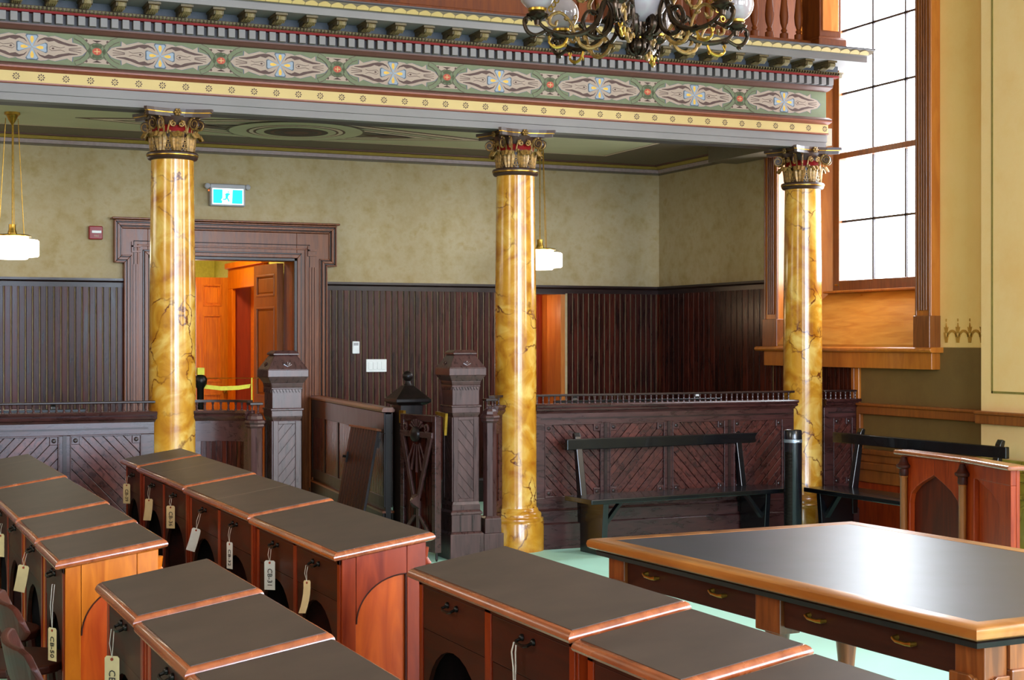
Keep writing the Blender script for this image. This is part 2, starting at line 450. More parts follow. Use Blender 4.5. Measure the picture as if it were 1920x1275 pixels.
# east wall with window opening: opening Y -0.80..0.90, z 1.50..6
we = MB()
we.box(EX, EX + 0.45, 0.95, 3.5, 0, 7).box(EX, EX + 0.45, -0.88, 0.95, 0, 1.40).box(EX, EX + 0.45, -0.88, 0.95, 6.0, 7)
wall_right = struct('wall_right', we, 'plaster')
we2 = MB()
we2.box(EX, EX + 0.45, -1.643, -0.88, 0, 7)
struct('wall_right_hall', we2, 'plaster_hall')
we3 = MB(); we3.box(EX - 0.12, EX + 0.45, -3.7, -1.643, 0, 7)
struct('wall_right_pilaster', we3, 'plaster_pilaster')
we4 = MB()
ys = [-14.0, -12.3, -10.9, -8.9, -7.5, -5.3, -3.9, -3.7]
for a, b_, full in ((-14.0, -12.3, 1), (-12.3, -10.9, 0), (-10.9, -8.9, 1), (-8.9, -7.5, 0), (-7.5, -5.3, 1), (-5.3, -3.9, 0), (-3.9, -3.7, 1)):
    if full: we4.box(EX, EX + 0.3, a, b_, 0, 7)
    else: we4.box(EX, EX + 0.3, a, b_, 0, 1.8).box(EX, EX + 0.3, a, b_, 5.2, 7)
struct('wall_east_hall', we4, 'hall_wall')
ws = MB()
xs = [-9.3]
for x, hw in ((-6.6, 1.0), (-1.35, 1.36), (1.6, 1.0)):
    ws.box(xs[-1], x - hw, -14.3, -14.0, 0, 7); ws.box(x - hw, x + hw, -14.3, -14.0, 0, 0.9).box(x - hw, x + hw, -14.3, -14.0, 5.0, 7)
    xs.append(x + hw)
ws.box(xs[-1], 3.4, -14.3, -14.0, 0, 7)
struct('wall_south', ws, 'hall_wall')
struct('wall_west', MB().box(-9.3, -9.0, -14.0, 3.5, 0, 7), 'hall_wall')
struct('trim_added_dado', MB().box(-9.0, -8.95, -14.0, 0.0, 0, 2.6).box(-6.0, -5.95, 0.2, 3.2, 0, 2.05).box(-9.0, -7.7, -14.0, -13.96, 0, 1.55).box(-9, -6.2, -0.04, 0.0, 0, 2.6).box(2.93, 2.97, -14.0, -3.72, 0, 1.55).box(-5.5, 2.97, -14.0, -13.96, 0, 0.9), 'casing')  # unseen dark dado added to dim what the hall walls reflect
struct('wall_gallery_west', MB().box(-6.2, -6.0, 0.2, 3.5, 0, 3.3), 'plaster')
struct('wall_north_hall', MB().box(-9.0, -6.2, 0.0, 0.2, 0, 7), 'hall_wall')
struct('ceiling', MB().box(-9.3, 3.5, -14.3, 3.6, 7.0, 7.2), 'hall_ceiling')
struct('wall_upper_gallery', MB().box(-9.0, 3.4, 3.0, 3.2, 3.75, 7), 'hall_wall')

# gallery ceiling (also the floor of the upper gallery)
CZ = 3.24
ceil = MB().box(-6.2, 2.58, 0.13, 3.4, CZ, 3.72).box(2.58, EX, 1.66, 3.4, CZ, 3.72)
ceiling_g = struct('ceiling_gallery', ceil, 'c_olive')
def flat_poly(pts, z, mat, name):
    mb = MB(); mb.prism([(x, y) for x, y in pts], 'z', z, z + 0.003)
    return mb.build(name, mat, ceiling_g)
def ring_poly(cx, cy, ro, ri, z, mat, name, n=40):
    mb = MB()
    vs = []; fs = []
    for k in range(n):
        a = 2 * PI * k / n
        for r in (ro, ri): vs.append((cx + r * math.cos(a), cy + r * math.sin(a), z))
    for k in range(n):
        j = (k + 1) % n; fs.append((2 * k, 2 * k + 1, 2 * j + 1, 2 * j))
    mb.add(vs, fs); return mb.build(name, mat, ceiling_g)
bx0, bx1, by0, by1 = -5.6, 2.09, 0.35, 2.62
for i, (d, m) in enumerate(((0.0, 'c_brown'), (0.02, 'c_pink'), (0.06, 'c_brown'), (0.075, 'c_green'))):
    flat_poly([(bx0 + d, by0 + d), (bx1 - d, by0 + d), (bx1 - d, by1 - d), (bx0 + d, by1 - d)], CZ - 0.004 - 0.0012 * i, m, 'painted_border')
for cxm, hw in ((-1.08, 1.75), (-4.6, 1.2)):
    cym = 1.98
    hh = 0.6
    for i, (d, m) in enumerate(((0.0, 'c_brown'), (0.05, 'c_pink'), (0.13, 'c_brown'), (0.17, 'c_green'), (0.24, 'c_brown'), (0.27, 'c_pink'), (0.33, 'c_dark'), (0.40, 'c_olive'))):
        q = d
        flat_poly([(cxm - hw + q * 2.2, cym), (cxm, cym - hh + q * 0.7), (cxm + hw - q * 2.2, cym), (cxm, cym + hh - q * 0.7)], CZ - 0.0105 - 0.0012 * i, m, 'painted_diamond')
    for i, (r, m) in enumerate(((0.56, 'c_olive'), (0.54, 'c_green'), (0.40, 'c_brown'), (0.38, 'c_pink'), (0.345, 'c_brown'), (0.325, 'c_green'), (0.26, 'c_dark'), (0.21, 'c_brown'), (0.18, 'c_dark'), (0.10, 'c_brown'))):
        mb = MB().lathe([(r, -0.001), (r, 0.0)], cxm, cym, 40, CZ - 0.0215 - 0.0012 * i); mb.build('painted_medallion', m, ceiling_g)
    for s in (-1, 1):
        mb = MB(); mb.prism([(cxm + s * 0.58, cym), (cxm + s * 0.78, cym - 0.10), (cxm + s * 1.0, cym), (cxm + s * 0.78, cym + 0.10)], 'z', CZ - 0.0230, CZ - 0.0222)
        mb.build('painted_leaf', 'c_brown', ceiling_g)

# cornice of the gallery room
cor = struct_empty('trim_gallery_cornice')
def cornice_part(prof, mat):
    mb = MB()
    path = [(-6.0, BY, 0, -1), (EX, BY, -1, -1), (EX, 1.62, -1, 0)]
    mb.sweep(prof, path); mb.build('cornice_band', mat, cor)
cornice_part([(0, 3.150), (0.014, 3.150), (0.014, 3.166), (0, 3.166)], 'c_olive')
cornice_part([(0, 3.166), (0.028, 3.170), (0.034, 3.200), (0, 3.200)], 'mauve')
cornice_part([(0, 3.200), (0.05, 3.204), (0.075, 3.226), (0, 3.226)], 'ochre')
cornice_part([(0, 3.226), (0.10, 3.228), (0.105, 3.240), (0, 3.240)], 'purple_brown')
# light box and beam beside the window
bm_ = MB().box(2.60, 2.90, 0.20, 1.64, 3.10, 3.238)
struct('trim_window_beam', bm_, 'c_olive')

# ---- wainscot: individual boards
WT = 2.045
wn = struct_empty('trim_wainscot')
def board_mesh(w, h, axis, t=0.016):
    mb = MB(); c = 0.004
    prof = [(0, 0), (w - 0.009, 0), (w - 0.009, 0.006), (w - 0.009, t - c), (w - 0.009 - c, t), (c, t), (0, t - c)]
    # prism in z
    vs = [(u, -v, 0) for u, v in prof] + [(u, -v, h) for u, v in prof]; n = len(prof)
    if axis == 'y': vs = [(b2, -a2 if False else a2, c2) for a2, b2, c2 in vs]
    fs = [tuple(range(n)), tuple(range(2 * n - 1, n - 1, -1))] + [(i, i + n, (i + 1) % n + n, (i + 1) % n) for i in range(n)]
    mb.add(vs, fs)
    return mb.build('board', 'dark', mesh_only=True)
HB = WT - 0.05
bmesh_x = board_mesh(0.0575, HB, 'x')
x = -4.90
P_ = 0.0575
CASL, CASR = -2.262, -0.470
while x < CASL - P_ + 0.01:
    inst(bmesh_x, 'board', wn, (x, BY, 0)); x += P_
x = CASR + 0.002
while x < JX0 - 0.045:
    inst(bmesh_x, 'board', wn, (x, BY, 0)); x += P_
x = JX1 + 0.03
while x < EX - 0.03:
    inst(bmesh_x, 'board', wn, (x, BY, 0)); x += P_
hs_ = WT - 0.05 - JZ - 0.01
bmesh_y = board_mesh(0.095, HB, 'y')
y = 1.17
while y < 3.15:
    inst(bmesh_y, 'board', wn, (EX, y, 0)); y += 0.095
bmesh_y2 = board_mesh(0.0575, 1.30, 'y')
y = 0.0
while y < 1.17 - 0.05:
    inst(bmesh_y2, 'board', wn, (EX, y, 0)); y += 0.0575
capm = [(0, WT - 0.075), (0.022, WT - 0.075), (0.024, WT - 0.035), (0.045, WT - 0.02), (0.045, WT), (0, WT)]
MB().sweep(capm, [(-6, BY, 0, -1), (CASL, BY, 0, -1)]).build('cap_moulding', 'dark_trim', wn)
MB().sweep(capm, [(CASR, BY, 0, -1), (EX, BY, -1, -1), (EX, 1.17, -1, 0)]).build('cap_moulding', 'dark_trim', wn)
skm = [(0, 0), (0.03, 0), (0.03, 0.2), (0.018, 0.22), (0, 0.22)]
MB().sweep(skm, [(-6, BY, 0, -1), (CASL, BY, 0, -1)]).build('skirting', 'dark_trim', wn)
MB().sweep(skm, [(CASR, BY, 0, -1), (JX0 - 0.03, BY, 0, -1)]).build('skirting', 'dark_trim', wn)

# ---- jib door recess
jib = struct_empty('door_2', (1.56, BY, 0))
MB().box(JX0, JX0 + 0.035, BY - 0.012, BY + 0.3, 0, JZ).box(JX1 - 0.045, JX1 + 0.0, BY - 0.012, BY + 0.3, 0, JZ).build('door_jamb', 'orange', jib)
MB().box(JX0, JX1, BY - 0.02, BY + 0.3, JZ - 0.025, JZ + 0.012).build('door_head', 'dark_trim', jib)
rb = MB(); rb.box(0, 0.043, 0, 0.012, 0, JZ)
rb = rb.build('board', 'red_board', mesh_only=True)
for k in range(17):
    inst(rb, 'board', jib, (JX0 + 0.0 + k * 0.046, BY + 0.62, 0))
MB().box(JX0 - 0.05, JX1 + 0.15, BY + 0.64, BY + 0.7, 0, 2.3).build('recess_back', 'red_board', jib)
MB().box(JX0 - 0.08, JX0 - 0.01, BY + 0.3, BY + 0.7, 0, 2.3).box(JX1 + 0.05, JX1 + 0.12, BY + 0.3, BY + 0.7, 0, 2.3).box(JX0 - 0.05, JX1 + 0.1, BY + 0.3, BY + 0.7, 2.25, 2.3).build('recess_side', 'orange', jib)

# ---- main door casing (eared architrave)
cs = struct_empty('door_1', (-1.4, BY, 0))
def casing_ring(o, ear, mat, t, top, name='casing_moulding', inner=None):
    """frame polygon as left jamb + right jamb + head with ears"""
    xl, xr = -2.264 + o, -0.469 - o
    el, er = -2.345 + o, -0.382 - o
    zt = top - o
    ze = 2.18 + o
    mb = MB()
    outer = [(xl, 0), (xl, ze), (el, ze), (el, zt), (er, zt), (er, ze), (xr, ze), (xr, 0)]
    ix0, ix1, iz = inner
    poly = outer + [(ix1, 0), (ix1, iz), (ix0, iz), (ix0, 0)]
    # split: left, head, right
    mb.prism([(xl, 0), (xl, ze), (el, ze), (el, zt), (ix0, zt), (ix0, 0)], 'y', BY - t, BY)
    mb.prism([(ix0, iz), (ix0, zt), (ix1, zt), (ix1, iz)], 'y', BY - t, BY)
    mb.prism([(ix1, 0), (ix1, zt), (er, zt), (er, ze), (xr, ze), (xr, 0)], 'y', BY - t, BY)
    return mb.build(name, mat, cs, bevel=0.004)
def outline(o):
    xl, xr, el, er, zt, ze = -2.264 + o, -0.469 - o, -2.345 + o, -0.382 - o, 2.545 - o, 2.18 + o
    return [(xl, 0), (xl, ze), (el, ze), (el, zt), (er, zt), (er, ze), (xr, ze), (xr, 0)]
for o0, o1, t, m_ in ((0.0, 0.013, 0.088, 'casing'), (0.013, 0.026, 0.072, 'dark_trim'), (0.026, 0.046, 0.080, 'casing'), (0.046, 0.056, 0.066, 'dark_trim'), (0.056, 0.068, 0.060, 'casing')):
    A_, B_ = outline(o0), outline(o1); mb = MB()
    for i in range(7):
        mb.prism([A_[i], A_[i + 1], B_[i + 1], B_[i]], 'y', BY - t, BY)
    mb.build('eared_moulding', m_, cs, bevel=0.003)
# inner architrave steps round the opening
for o0, o1, t, m_ in ((0.0, 0.030, 0.078, 'casing'), (0.030, 0.045, 0.060, 'dark_trim'), (0.075, 0.090, 0.062, 'casing'), (0.115, 0.122, 0.056, 'dark_trim')):
    A_ = [(DX0 - o0, 0), (DX0 - o0, DZ + o0), (DX1 + o0, DZ + o0), (DX1 + o0, 0)]; B_ = [(DX0 - o1, 0), (DX0 - o1, DZ + o1), (DX1 + o1, DZ + o1), (DX1 + o1, 0)]
    mb = MB()
    for i in range(3): mb.prism([A_[i], A_[i + 1], B_[i + 1], B_[i]], 'y', BY - t, BY)
    mb.build('architrave_step', m_, cs, bevel=0.003)
casing_ring(0.06, 0, 'casing', 0.050, 2.535, inner=(DX0, DX1, DZ))
mb = MB(); mb.box(-2.37, -0.357, BY - 0.11, BY, 2.548, 2.566); mb.build('casing_cap', 'casing', cs, bevel=0.006)
for xx in (-2.155, -0.60):   # fluted pilaster strips with small fret caps
    for k in range(3):
        MB().box(xx - 0.03 + k * 0.024, xx - 0.018 + k * 0.024, BY - 0.062, BY - 0.05, 0.2, 2.17).build('flute', 'casing', cs)
    MB().box(xx - 0.045, xx + 0.035, BY - 0.07, BY - 0.05, 2.27, 2.285).box(xx - 0.045, xx + 0.035, BY - 0.07, BY - 0.05, 2.315, 2.33).box(xx - 0.045, xx - 0.03, BY - 0.07, BY - 0.05, 2.285, 2.36).build('fret_ornament', 'casing', cs)
MB().box(DX0 + 0.0, DX0 + 0.03, BY - 0.075, BY, 0, DZ).box(DX1 - 0.03, DX1, BY - 0.075, BY, 0, DZ).box(DX0, DX1, BY - 0.075, BY, DZ - 0.03, DZ).build('inner_bead', 'dark_trim', cs, bevel=0.005)
MB().box(DX0 - 0.001, DX0 + 0.02, BY, BY + 0.3, 0, DZ).box(DX1 - 0.02, DX1 + 0.001, BY, BY + 0.3, 0, DZ).box(DX0, DX1, BY, BY + 0.3, DZ - 0.02, DZ).build('door_jamb', 'casing', cs)

def panel_door(name, label, loc, rz, w, h, mat, panels, two_sided=True):
    t = thing(name, label, 'door', loc, rz)
    mb = MB().box(0, w, -0.02, 0.02, 0.01, h)
    mb.build('leaf', mat, t, local=True)
    sides = (-1, 1) if two_sided else (-1,)
    for s in sides:
        y0, y1 = (-0.032, -0.02) if s < 0 else (0.02, 0.032)
        f = MB()
        f.box(0, 0.075, y0, y1, 0.01, h).box(w - 0.075, w, y0, y1, 0.01, h)
        zs = sorted(panels)
        prev = 0.01
        for a, b in zs:
            f.box(0.075, w - 0.075, y0, y1, prev, a); prev = b
        f.box(0.075, w - 0.075, y0, y1, prev, h)
        f.build('frame', mat, t, local=True)
        for a, b in zs:
            ym = (-0.026, -0.02) if s < 0 else (0.02, 0.026)
            MB().box(0.105, w - 0.105, ym[0], ym[1], a + 0.03, b - 0.03).build('panel', mat, t, local=True, bevel=0.004)
            q = MB(); y2 = (-0.037, -0.02) if s < 0 else (0.02, 0.037)
            q.box(0.068, 0.085, *y2, a, b).box(w - 0.085, w - 0.068, *y2, a, b).box(0.068, w - 0.068, *y2, a - 0.006, a + 0.012).box(0.068, w - 0.068, *y2, b - 0.012, b + 0.006)
            q.build('panel_moulding', mat, t, local=True, bevel=0.003)
    MB().sphere((w - 0.04, -0.07, 0.98), 0.026).lathe([(0.01, 0), (0.01, 0.0501)], 0, 0, 8).build('door_knob', 'brass', t, local=True, smooth=True)
    return t
panel_door('door_leaf', 'open brown panelled door leaf folded back against right jamb of main doorway', (-0.795, 3.52, 0), math.radians(96), 0.60, 2.22, 'red_oak', [(0.2, 0.85), (1.0, 1.82), (1.93, 2.12)])
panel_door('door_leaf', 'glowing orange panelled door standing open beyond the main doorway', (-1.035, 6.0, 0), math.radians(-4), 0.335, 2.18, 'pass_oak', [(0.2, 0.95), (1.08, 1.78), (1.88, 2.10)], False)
# vestibule
ve = struct_empty('wall_passage', (-1.5, 5, 0))
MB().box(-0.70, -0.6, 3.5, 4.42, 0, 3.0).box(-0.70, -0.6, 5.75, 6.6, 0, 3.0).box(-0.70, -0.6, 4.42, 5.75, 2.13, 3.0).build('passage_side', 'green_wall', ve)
MB().box(-0.715, -0.70, 3.5, 4.32, 0, 1.9).box(-2.5, -2.46, 3.5, 6.6, 0, 2.05).box(-2.5, -1.32, 6.56, 6.6, 0, 2.1).build('passage_added_lining', 'pass_oak', ve)  # added oak lining, keeps the green walls out of the partition's reflections
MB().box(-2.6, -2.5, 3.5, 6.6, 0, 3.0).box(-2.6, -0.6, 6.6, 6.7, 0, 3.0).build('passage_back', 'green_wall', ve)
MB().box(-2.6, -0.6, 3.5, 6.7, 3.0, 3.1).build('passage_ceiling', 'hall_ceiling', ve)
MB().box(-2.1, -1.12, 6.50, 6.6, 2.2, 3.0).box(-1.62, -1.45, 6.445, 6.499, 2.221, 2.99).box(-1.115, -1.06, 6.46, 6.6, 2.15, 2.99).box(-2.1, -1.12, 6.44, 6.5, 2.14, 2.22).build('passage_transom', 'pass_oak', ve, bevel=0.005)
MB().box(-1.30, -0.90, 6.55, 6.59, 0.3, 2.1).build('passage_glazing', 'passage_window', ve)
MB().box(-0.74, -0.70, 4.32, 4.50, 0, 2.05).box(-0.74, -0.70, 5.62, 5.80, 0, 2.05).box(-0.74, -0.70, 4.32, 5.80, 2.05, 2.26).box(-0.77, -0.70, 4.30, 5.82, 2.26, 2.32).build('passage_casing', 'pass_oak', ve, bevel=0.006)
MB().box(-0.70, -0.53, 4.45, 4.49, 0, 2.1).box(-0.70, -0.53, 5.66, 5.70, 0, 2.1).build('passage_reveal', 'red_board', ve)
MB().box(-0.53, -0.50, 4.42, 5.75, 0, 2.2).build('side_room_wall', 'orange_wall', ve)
struct('floor_passage_skirting', MB().box(-0.72, -0.70, 5.82, 6.58, 0, 0.2), 'red_oak')

# ---- window on the east wall
win = struct_empty('window_1', (3.0, 0, 1.4))
YL, YR = 0.96, -0.88      # inner edges of casing
GL, GR = 0.594, -0.67      # glass
GXW = 3.30
ZT = 6.0
cx0 = 2.885
def wbx(a, b, c, d, e, f, mat, name, bevel=0.004): return MB().box(a, b, c, d, e, f).build(name, mat, win, bevel=bevel)
for (a, b) in ((YL, 1.17), (-1.057, YR)):
    wbx(cx0, EX, a, b, 1.46, ZT, 'orange', 'casing_stile')
    m_ = (a + b) / 2
    for k in range(4):
        wbx(cx0 - 0.012, cx0, m_ - 0.05 + k * 0.028, m_ - 0.034 + k * 0.028, 1.74, ZT, 'oak_mid', 'flute', 0.003)
    wbx(cx0 - 0.02, EX, a - 0.006, b + 0.006, 1.46, 1.70, 'oak_mid', 'casing_block')
    wbx(cx0 - 0.01, cx0, a + 0.004, a + 0.02, 1.7, ZT, 'oak_mid', 'casing_bead', 0.003)
    wbx(cx0 - 0.01, cx0, b - 0.02, b - 0.004, 1.7, ZT, 'oak_mid', 'casing_bead', 0.003)
# sill nosing and apron
nos = [(0, 0)] + []
MB().prism([(EX, 1.425), (2.86, 1.425), (2.845, 1.433), (2.84, 1.445), (2.845, 1.457), (2.86, 1.465), (EX, 1.465)], 'y', -1.10, 1.27).build('sill_nosing', 'orange', win, bevel=0.003)
MB().box(2.885, EX, -1.062, 1.18, 1.30, 1.426).build('sill_apron', 'orange', win, bevel=0.004)
# sloping sill board
MB().prism([(2.875, 1.465), (2.90, 1.465), (3.25, 1.90), (3.25, 1.93), (2.875, 1.485)], 'y', YR, YL).build('sloping_sill', 'orange_h', win)
MB().box(3.20, 3.26, YR, YL, 1.915, 1.935).build('sill_bead', 'orange', win, bevel=0.006)
# reveals (splayed) with panels
for s, (yi, yo) in ((1, (YL, GL + 0.07)), (-1, (YR, GR - 0.07))):
    mb = MB(); mb.prism([(2.96, yi), (3.30, yo), (3.30, yo + s * 0.03), (2.96, yi + s * 0.03)], 'z', 1.46, ZT); mb.build('reveal', 'orange', win)
    dx, dy = 0.34, yo - yi; L_ = math.hypot(dx, dy); ux, uy = dx / L_, dy / L_; nx_, ny_ = uy * s, -ux * s
    if nx_ > 0 and False: pass
    def on(u, n_): return (2.96 + ux * u + (-s) * abs(0) + nx_ * 0 + (-uy * 0), yi + uy * u - s * n_)
    for z0, z1 in ((2.08, 2.36), (2.45, 3.3), (3.4, 4.3), (4.4, 5.5)):
        for (u0, u1, za, zb) in ((0.06, 0.075, z0, z1), (0.265, 0.28, z0, z1), (0.06, 0.28, z0, z0 + 0.015), (0.06, 0.28, z1 - 0.015, z1)):
            a_, b_ = on(u0, 0.0), on(u1, 0.0); c_, d_ = on(u1, 0.012), on(u0, 0.012)
            mb = MB(); mb.prism([a_, b_, c_, d_], 'z', za, zb); mb.build('reveal_moulding', 'oak_mid', win)
MB().box(2.90, 3.32, YR - 0.05, YL + 0.05, ZT - 0.03, ZT).build('reveal_head', 'orange', win)
# sash frames
fr = MB()
fr.box(3.25, 3.33, GL, GL + 0.085, 1.92, ZT).box(3.25, 3.33, GR - 0.085, GR, 1.92, ZT).box(3.25, 3.33, GR, GL, 1.93, 2.02).box(3.24, 3.33, GR, GL, 3.045, 3.095)
fr.build('sash_frame', 'oak_mid', win, bevel=0.004)
mun = []
for yy in (GL - 0.42, GL - 0.84): mun.append((3.285, 3.305, yy - 0.009, yy + 0.009, 2.02, ZT))
for zz in (2.52, 3.60, 4.13, 4.66, 5.2): mun.append((3.285, 3.305, GR, GL, zz - 0.009, zz + 0.009))
for a in mun: MB().box(*a).build('muntin', 'grey_dark', win)
ycol = [GL, GL - 0.42, GL - 0.84, GR]; zrow = [2.02, 2.52, 3.045]
zrow2 = [3.095, 3.60, 4.13, 4.66, 5.2, ZT - 0.03]
for zr in (zrow, zrow2):
    for i in range(3):
        for j in range(len(zr) - 1):
            MB().box(3.293, 3.297, ycol[i + 1] + 0.009, ycol[i] - 0.009, zr[j] + 0.009, zr[j + 1] - 0.009).build('pane', 'glass', win)
MB().tube([(3.235, GL + 0.03, 1.985), (3.235, GL - 0.01, 1.985)], 0.008, 6).build('sash_lift', 'brass', win)

# ---- hall wall to the right of the window: dado, stencil, rails
dd = struct_empty('trim_hall_dado', (EX, -1, 0))
MB().box(EX - 0.006, EX, -1.64, -0.0, 0.90, 1.465).build('dado_paint', 'dado', dd)
MB().box(EX - 0.006, EX, -1.64, -0.0, 0.62, 0.90).build('dado_paint', 'dado', dd)
MB().box(EX - 0.045, EX, -1.643, -0.10, 0.935, 1.0).box(EX - 0.06, EX, -1.643, -0.10, 1.0, 1.022).build('chair_rail', 'red_oak', dd, bevel=0.006)
MB().box(EX - 0.165, EX - 0.04, -3.7, -1.628, 0.934, 1.001).box(EX - 0.18, EX - 0.04, -3.7, -1.628, 1.001, 1.023).build('chair_rail', 'red_oak', dd, bevel=0.006)
MB().box(EX - 0.03, EX, -0.10, 0.0, 0.60, 1.30).build('dado_stile', 'orange', dd, bevel=0.006)
MB().box(EX - 0.045, EX - 0.005, -0.135, -0.10, 0.64, 0.935).box(EX - 0.045, EX - 0.005, -0.055, -0.04, 0.60, 1.30).build('dado_stile', 'red_oak', dd, bevel=0.006)
for z0, z1, t in ((0.62, 0.66, 0.06), (0.56, 0.62, 0.045), (0.50, 0.56, 0.07), (0.40, 0.50, 0.05), (0.0, 0.40, 0.03)):
    MB().box(EX - t, EX, -1.643, 0.0, z0, z1).build('dado_moulding', 'red_oak' if z0 > 0.1 else 'lectern', dd, bevel=0.008)
for z0, z1, t in ((0.62, 0.70, 0.03), (0.56, 0.62, 0.045), (0.47, 0.56, 0.03), (0.44, 0.47, 0.05), (0.0, 0.44, 0.015)):
    MB().box(EX - 0.12 - t, EX - 0.12, -3.7, -1.643 + t, z0, z1).build('marbled_plinth', 'marble_dado', dd, bevel=0.006)
# olive line frame on pilaster
fx = EX - 0.12
MB().box(fx - 0.003, fx, -1.765, -1.75, 1.15, 6).box(fx - 0.003, fx, -3.6, -1.75, 1.15, 1.165).build('painted_line', 'olive', dd)
# stencil crown ornaments
for k in range(5):
    yc = -1.13 - 0.128 * k
    mb = MB(); X0 = EX - 0.007; X1 = EX - 0.001
    zc = 1.50
    if yc - 0.02 > -1.64:
        mb.prism([(yc - 0.012, zc + 0.0), (yc + 0.012, zc + 0.0), (yc + 0.026, zc + 0.075), (yc + 0.016, zc + 0.075), (yc, zc + 0.03), (yc - 0.016, zc + 0.075), (yc - 0.026, zc + 0.075)], 'x', X0, X1)
        mb.prism([(yc - 0.008, zc + 0.07), (yc + 0.008, zc + 0.07), (yc + 0.022, zc + 0.115), (yc + 0.008, zc + 0.105), (yc, zc + 0.145), (yc - 0.008, zc + 0.105), (yc - 0.022, zc + 0.115)], 'x', X0, X1)
        mb.prism([(yc - 0.003, zc + 0.155), (yc + 0.003, zc + 0.155), (yc + 0.003, zc + 0.175), (yc - 0.003, zc + 0.175)], 'x', X0, X1)
    a0 = arc(yc - 0.064, zc + 0.045, 0.052, 0.05, 0, PI, 10); a1 = arc(yc - 0.064, zc + 0.040, 0.040, 0.036, PI, 0, 10)
    if yc - 0.064 > -1.60:
        for i in range(10):
            mb.prism([a0[i], a0[i + 1], a1[10 - i - 1], a1[10 - i]], 'x', X0, X1)
    if mb.v: mb.build('stencil_ornament', 'stencil', dd)

# ------------------------------------------------------------------ entablature
AY = -0.13
XE = 2.61
RT = 0.45
ent = struct_empty('trim_entablature', (0, 0, 3.03))
XW = -6.0
def ent_band(prof, mat, name):
    n = len(prof); mb = MB(); vs = []; fs = []
    for (px_, py_, kx, ky) in ((XW, AY, 0, -1), (XE, AY, RT, -1), (XE, 0.13, RT, 0)):
        for o, z in prof: vs.append((px_ + kx * o, py_ + ky * o, z))
    for i in range(2):
        for k in range(n):
            k2 = (k + 1) % n
            fs.append((i * n + k, (i + 1) * n + k, (i + 1) * n + k2, i * n + k2))
    fs.append(tuple(range(n))); fs.append(tuple(2 * n + k for k in range(n - 1, -1, -1)))
    mb.add(vs, fs); return mb.build(name, mat, ent)
def bandp(prof, inner=-0.10): return [(inner, prof[0][1])] + prof + [(inner, prof[-1][1])]
MB().box(XW, XE, AY + 0.02, 0.13, 3.027, 3.74).build('beam_core', 'grey_dark', ent)
ent_band(bandp([(0.0, 3.025), (0.0, 3.070), (0.008, 3.074), (0.008, 3.128)]), 'grey', 'architrave_fascia')
ent_band(bandp([(0.014, 3.128), (0.022, 3.133), (0.022, 3.141)]), 'copper', 'architrave_bead')
ent_band(bandp([(0.016, 3.141), (0.016, 3.208)]), 'yellow', 'yellow_fascia')
ent_band(bandp([(0.02, 3.208), (0.035, 3.216), (0.05, 3.226), (0.05, 3.236)]), 'copper', 'architrave_moulding')
ent_band(bandp([(0.045, 3.236), (0.05, 3.246), (0.02, 3.262), (0.0, 3.266)]), 'purple_brown', 'architrave_moulding')
ent_band(bandp([(0.0, 3.266), (0.0, 3.466)]), 'f_green', 'frieze_ground')
ent_band(bandp([(0.004, 3.466), (0.025, 3.472), (0.045, 3.488), (0.055, 3.494), (0.055, 3.502)]), 'purple_brown', 'bed_moulding')
ent_band(bandp([(0.055, 3.502), (0.055, 3.566)]), 'grey_dark', 'dentil_ground')
ent_band(bandp([(0.105, 3.566), (0.108, 3.580)]), 'red_paint', 'red_fillet')
ent_band(bandp([(0.100, 3.580), (0.118, 3.588), (0.122, 3.602), (0.115, 3.606)]), 'cream', 'egg_moulding')
ent_band(bandp([(0.095, 3.606), (0.095, 3.660)]), 'blue_grey', 'modillion_ground')
ent_band(bandp([(0.33, 3.655), (0.33, 3.700), (0.34, 3.704)], inner=0.02), 'grey', 'corona')
ent_band(bandp([(0.345, 3.704), (0.365, 3.712), (0.385, 3.738)], inner=0.02), 'c_olive', 'cyma_moulding')
ent_band(bandp([(0.385, 3.738), (0.395, 3.745), (0.395, 3.752)], inner=0.0), 'grey_dark', 'crown_fillet')
# dentils
dm = MB().box(-0.021, 0.021, AY - 0.098, AY - 0.054, 3.508, 3.564).build('dentil', 'grey', mesh_only=True)
x = 2.59
while x > -5.95:
    inst(dm, 'dentil', ent, (x, 0, 0)); x -= 0.0685
# painted dots and gilt beads of the egg moulding: small real darts
dart = MB().prism([(-0.006, 3.583), (0.006, 3.583), (0.003, 3.600), (-0.003, 3.600)], 'y', AY - 0.128, AY - 0.11)
for k in range(1, 355):
    xx = -k * 0.024
    dart.add([(v[0] + xx, v[1], v[2]) for v in dart.v[:8]], [f for f in dart.f[:6]])
dart.v = [(v[0] + 2.64, v[1], v[2]) for v in dart.v]
d_ = dart.build('egg_darts', 'bronze', ent); d_['kind'] = 'stuff'
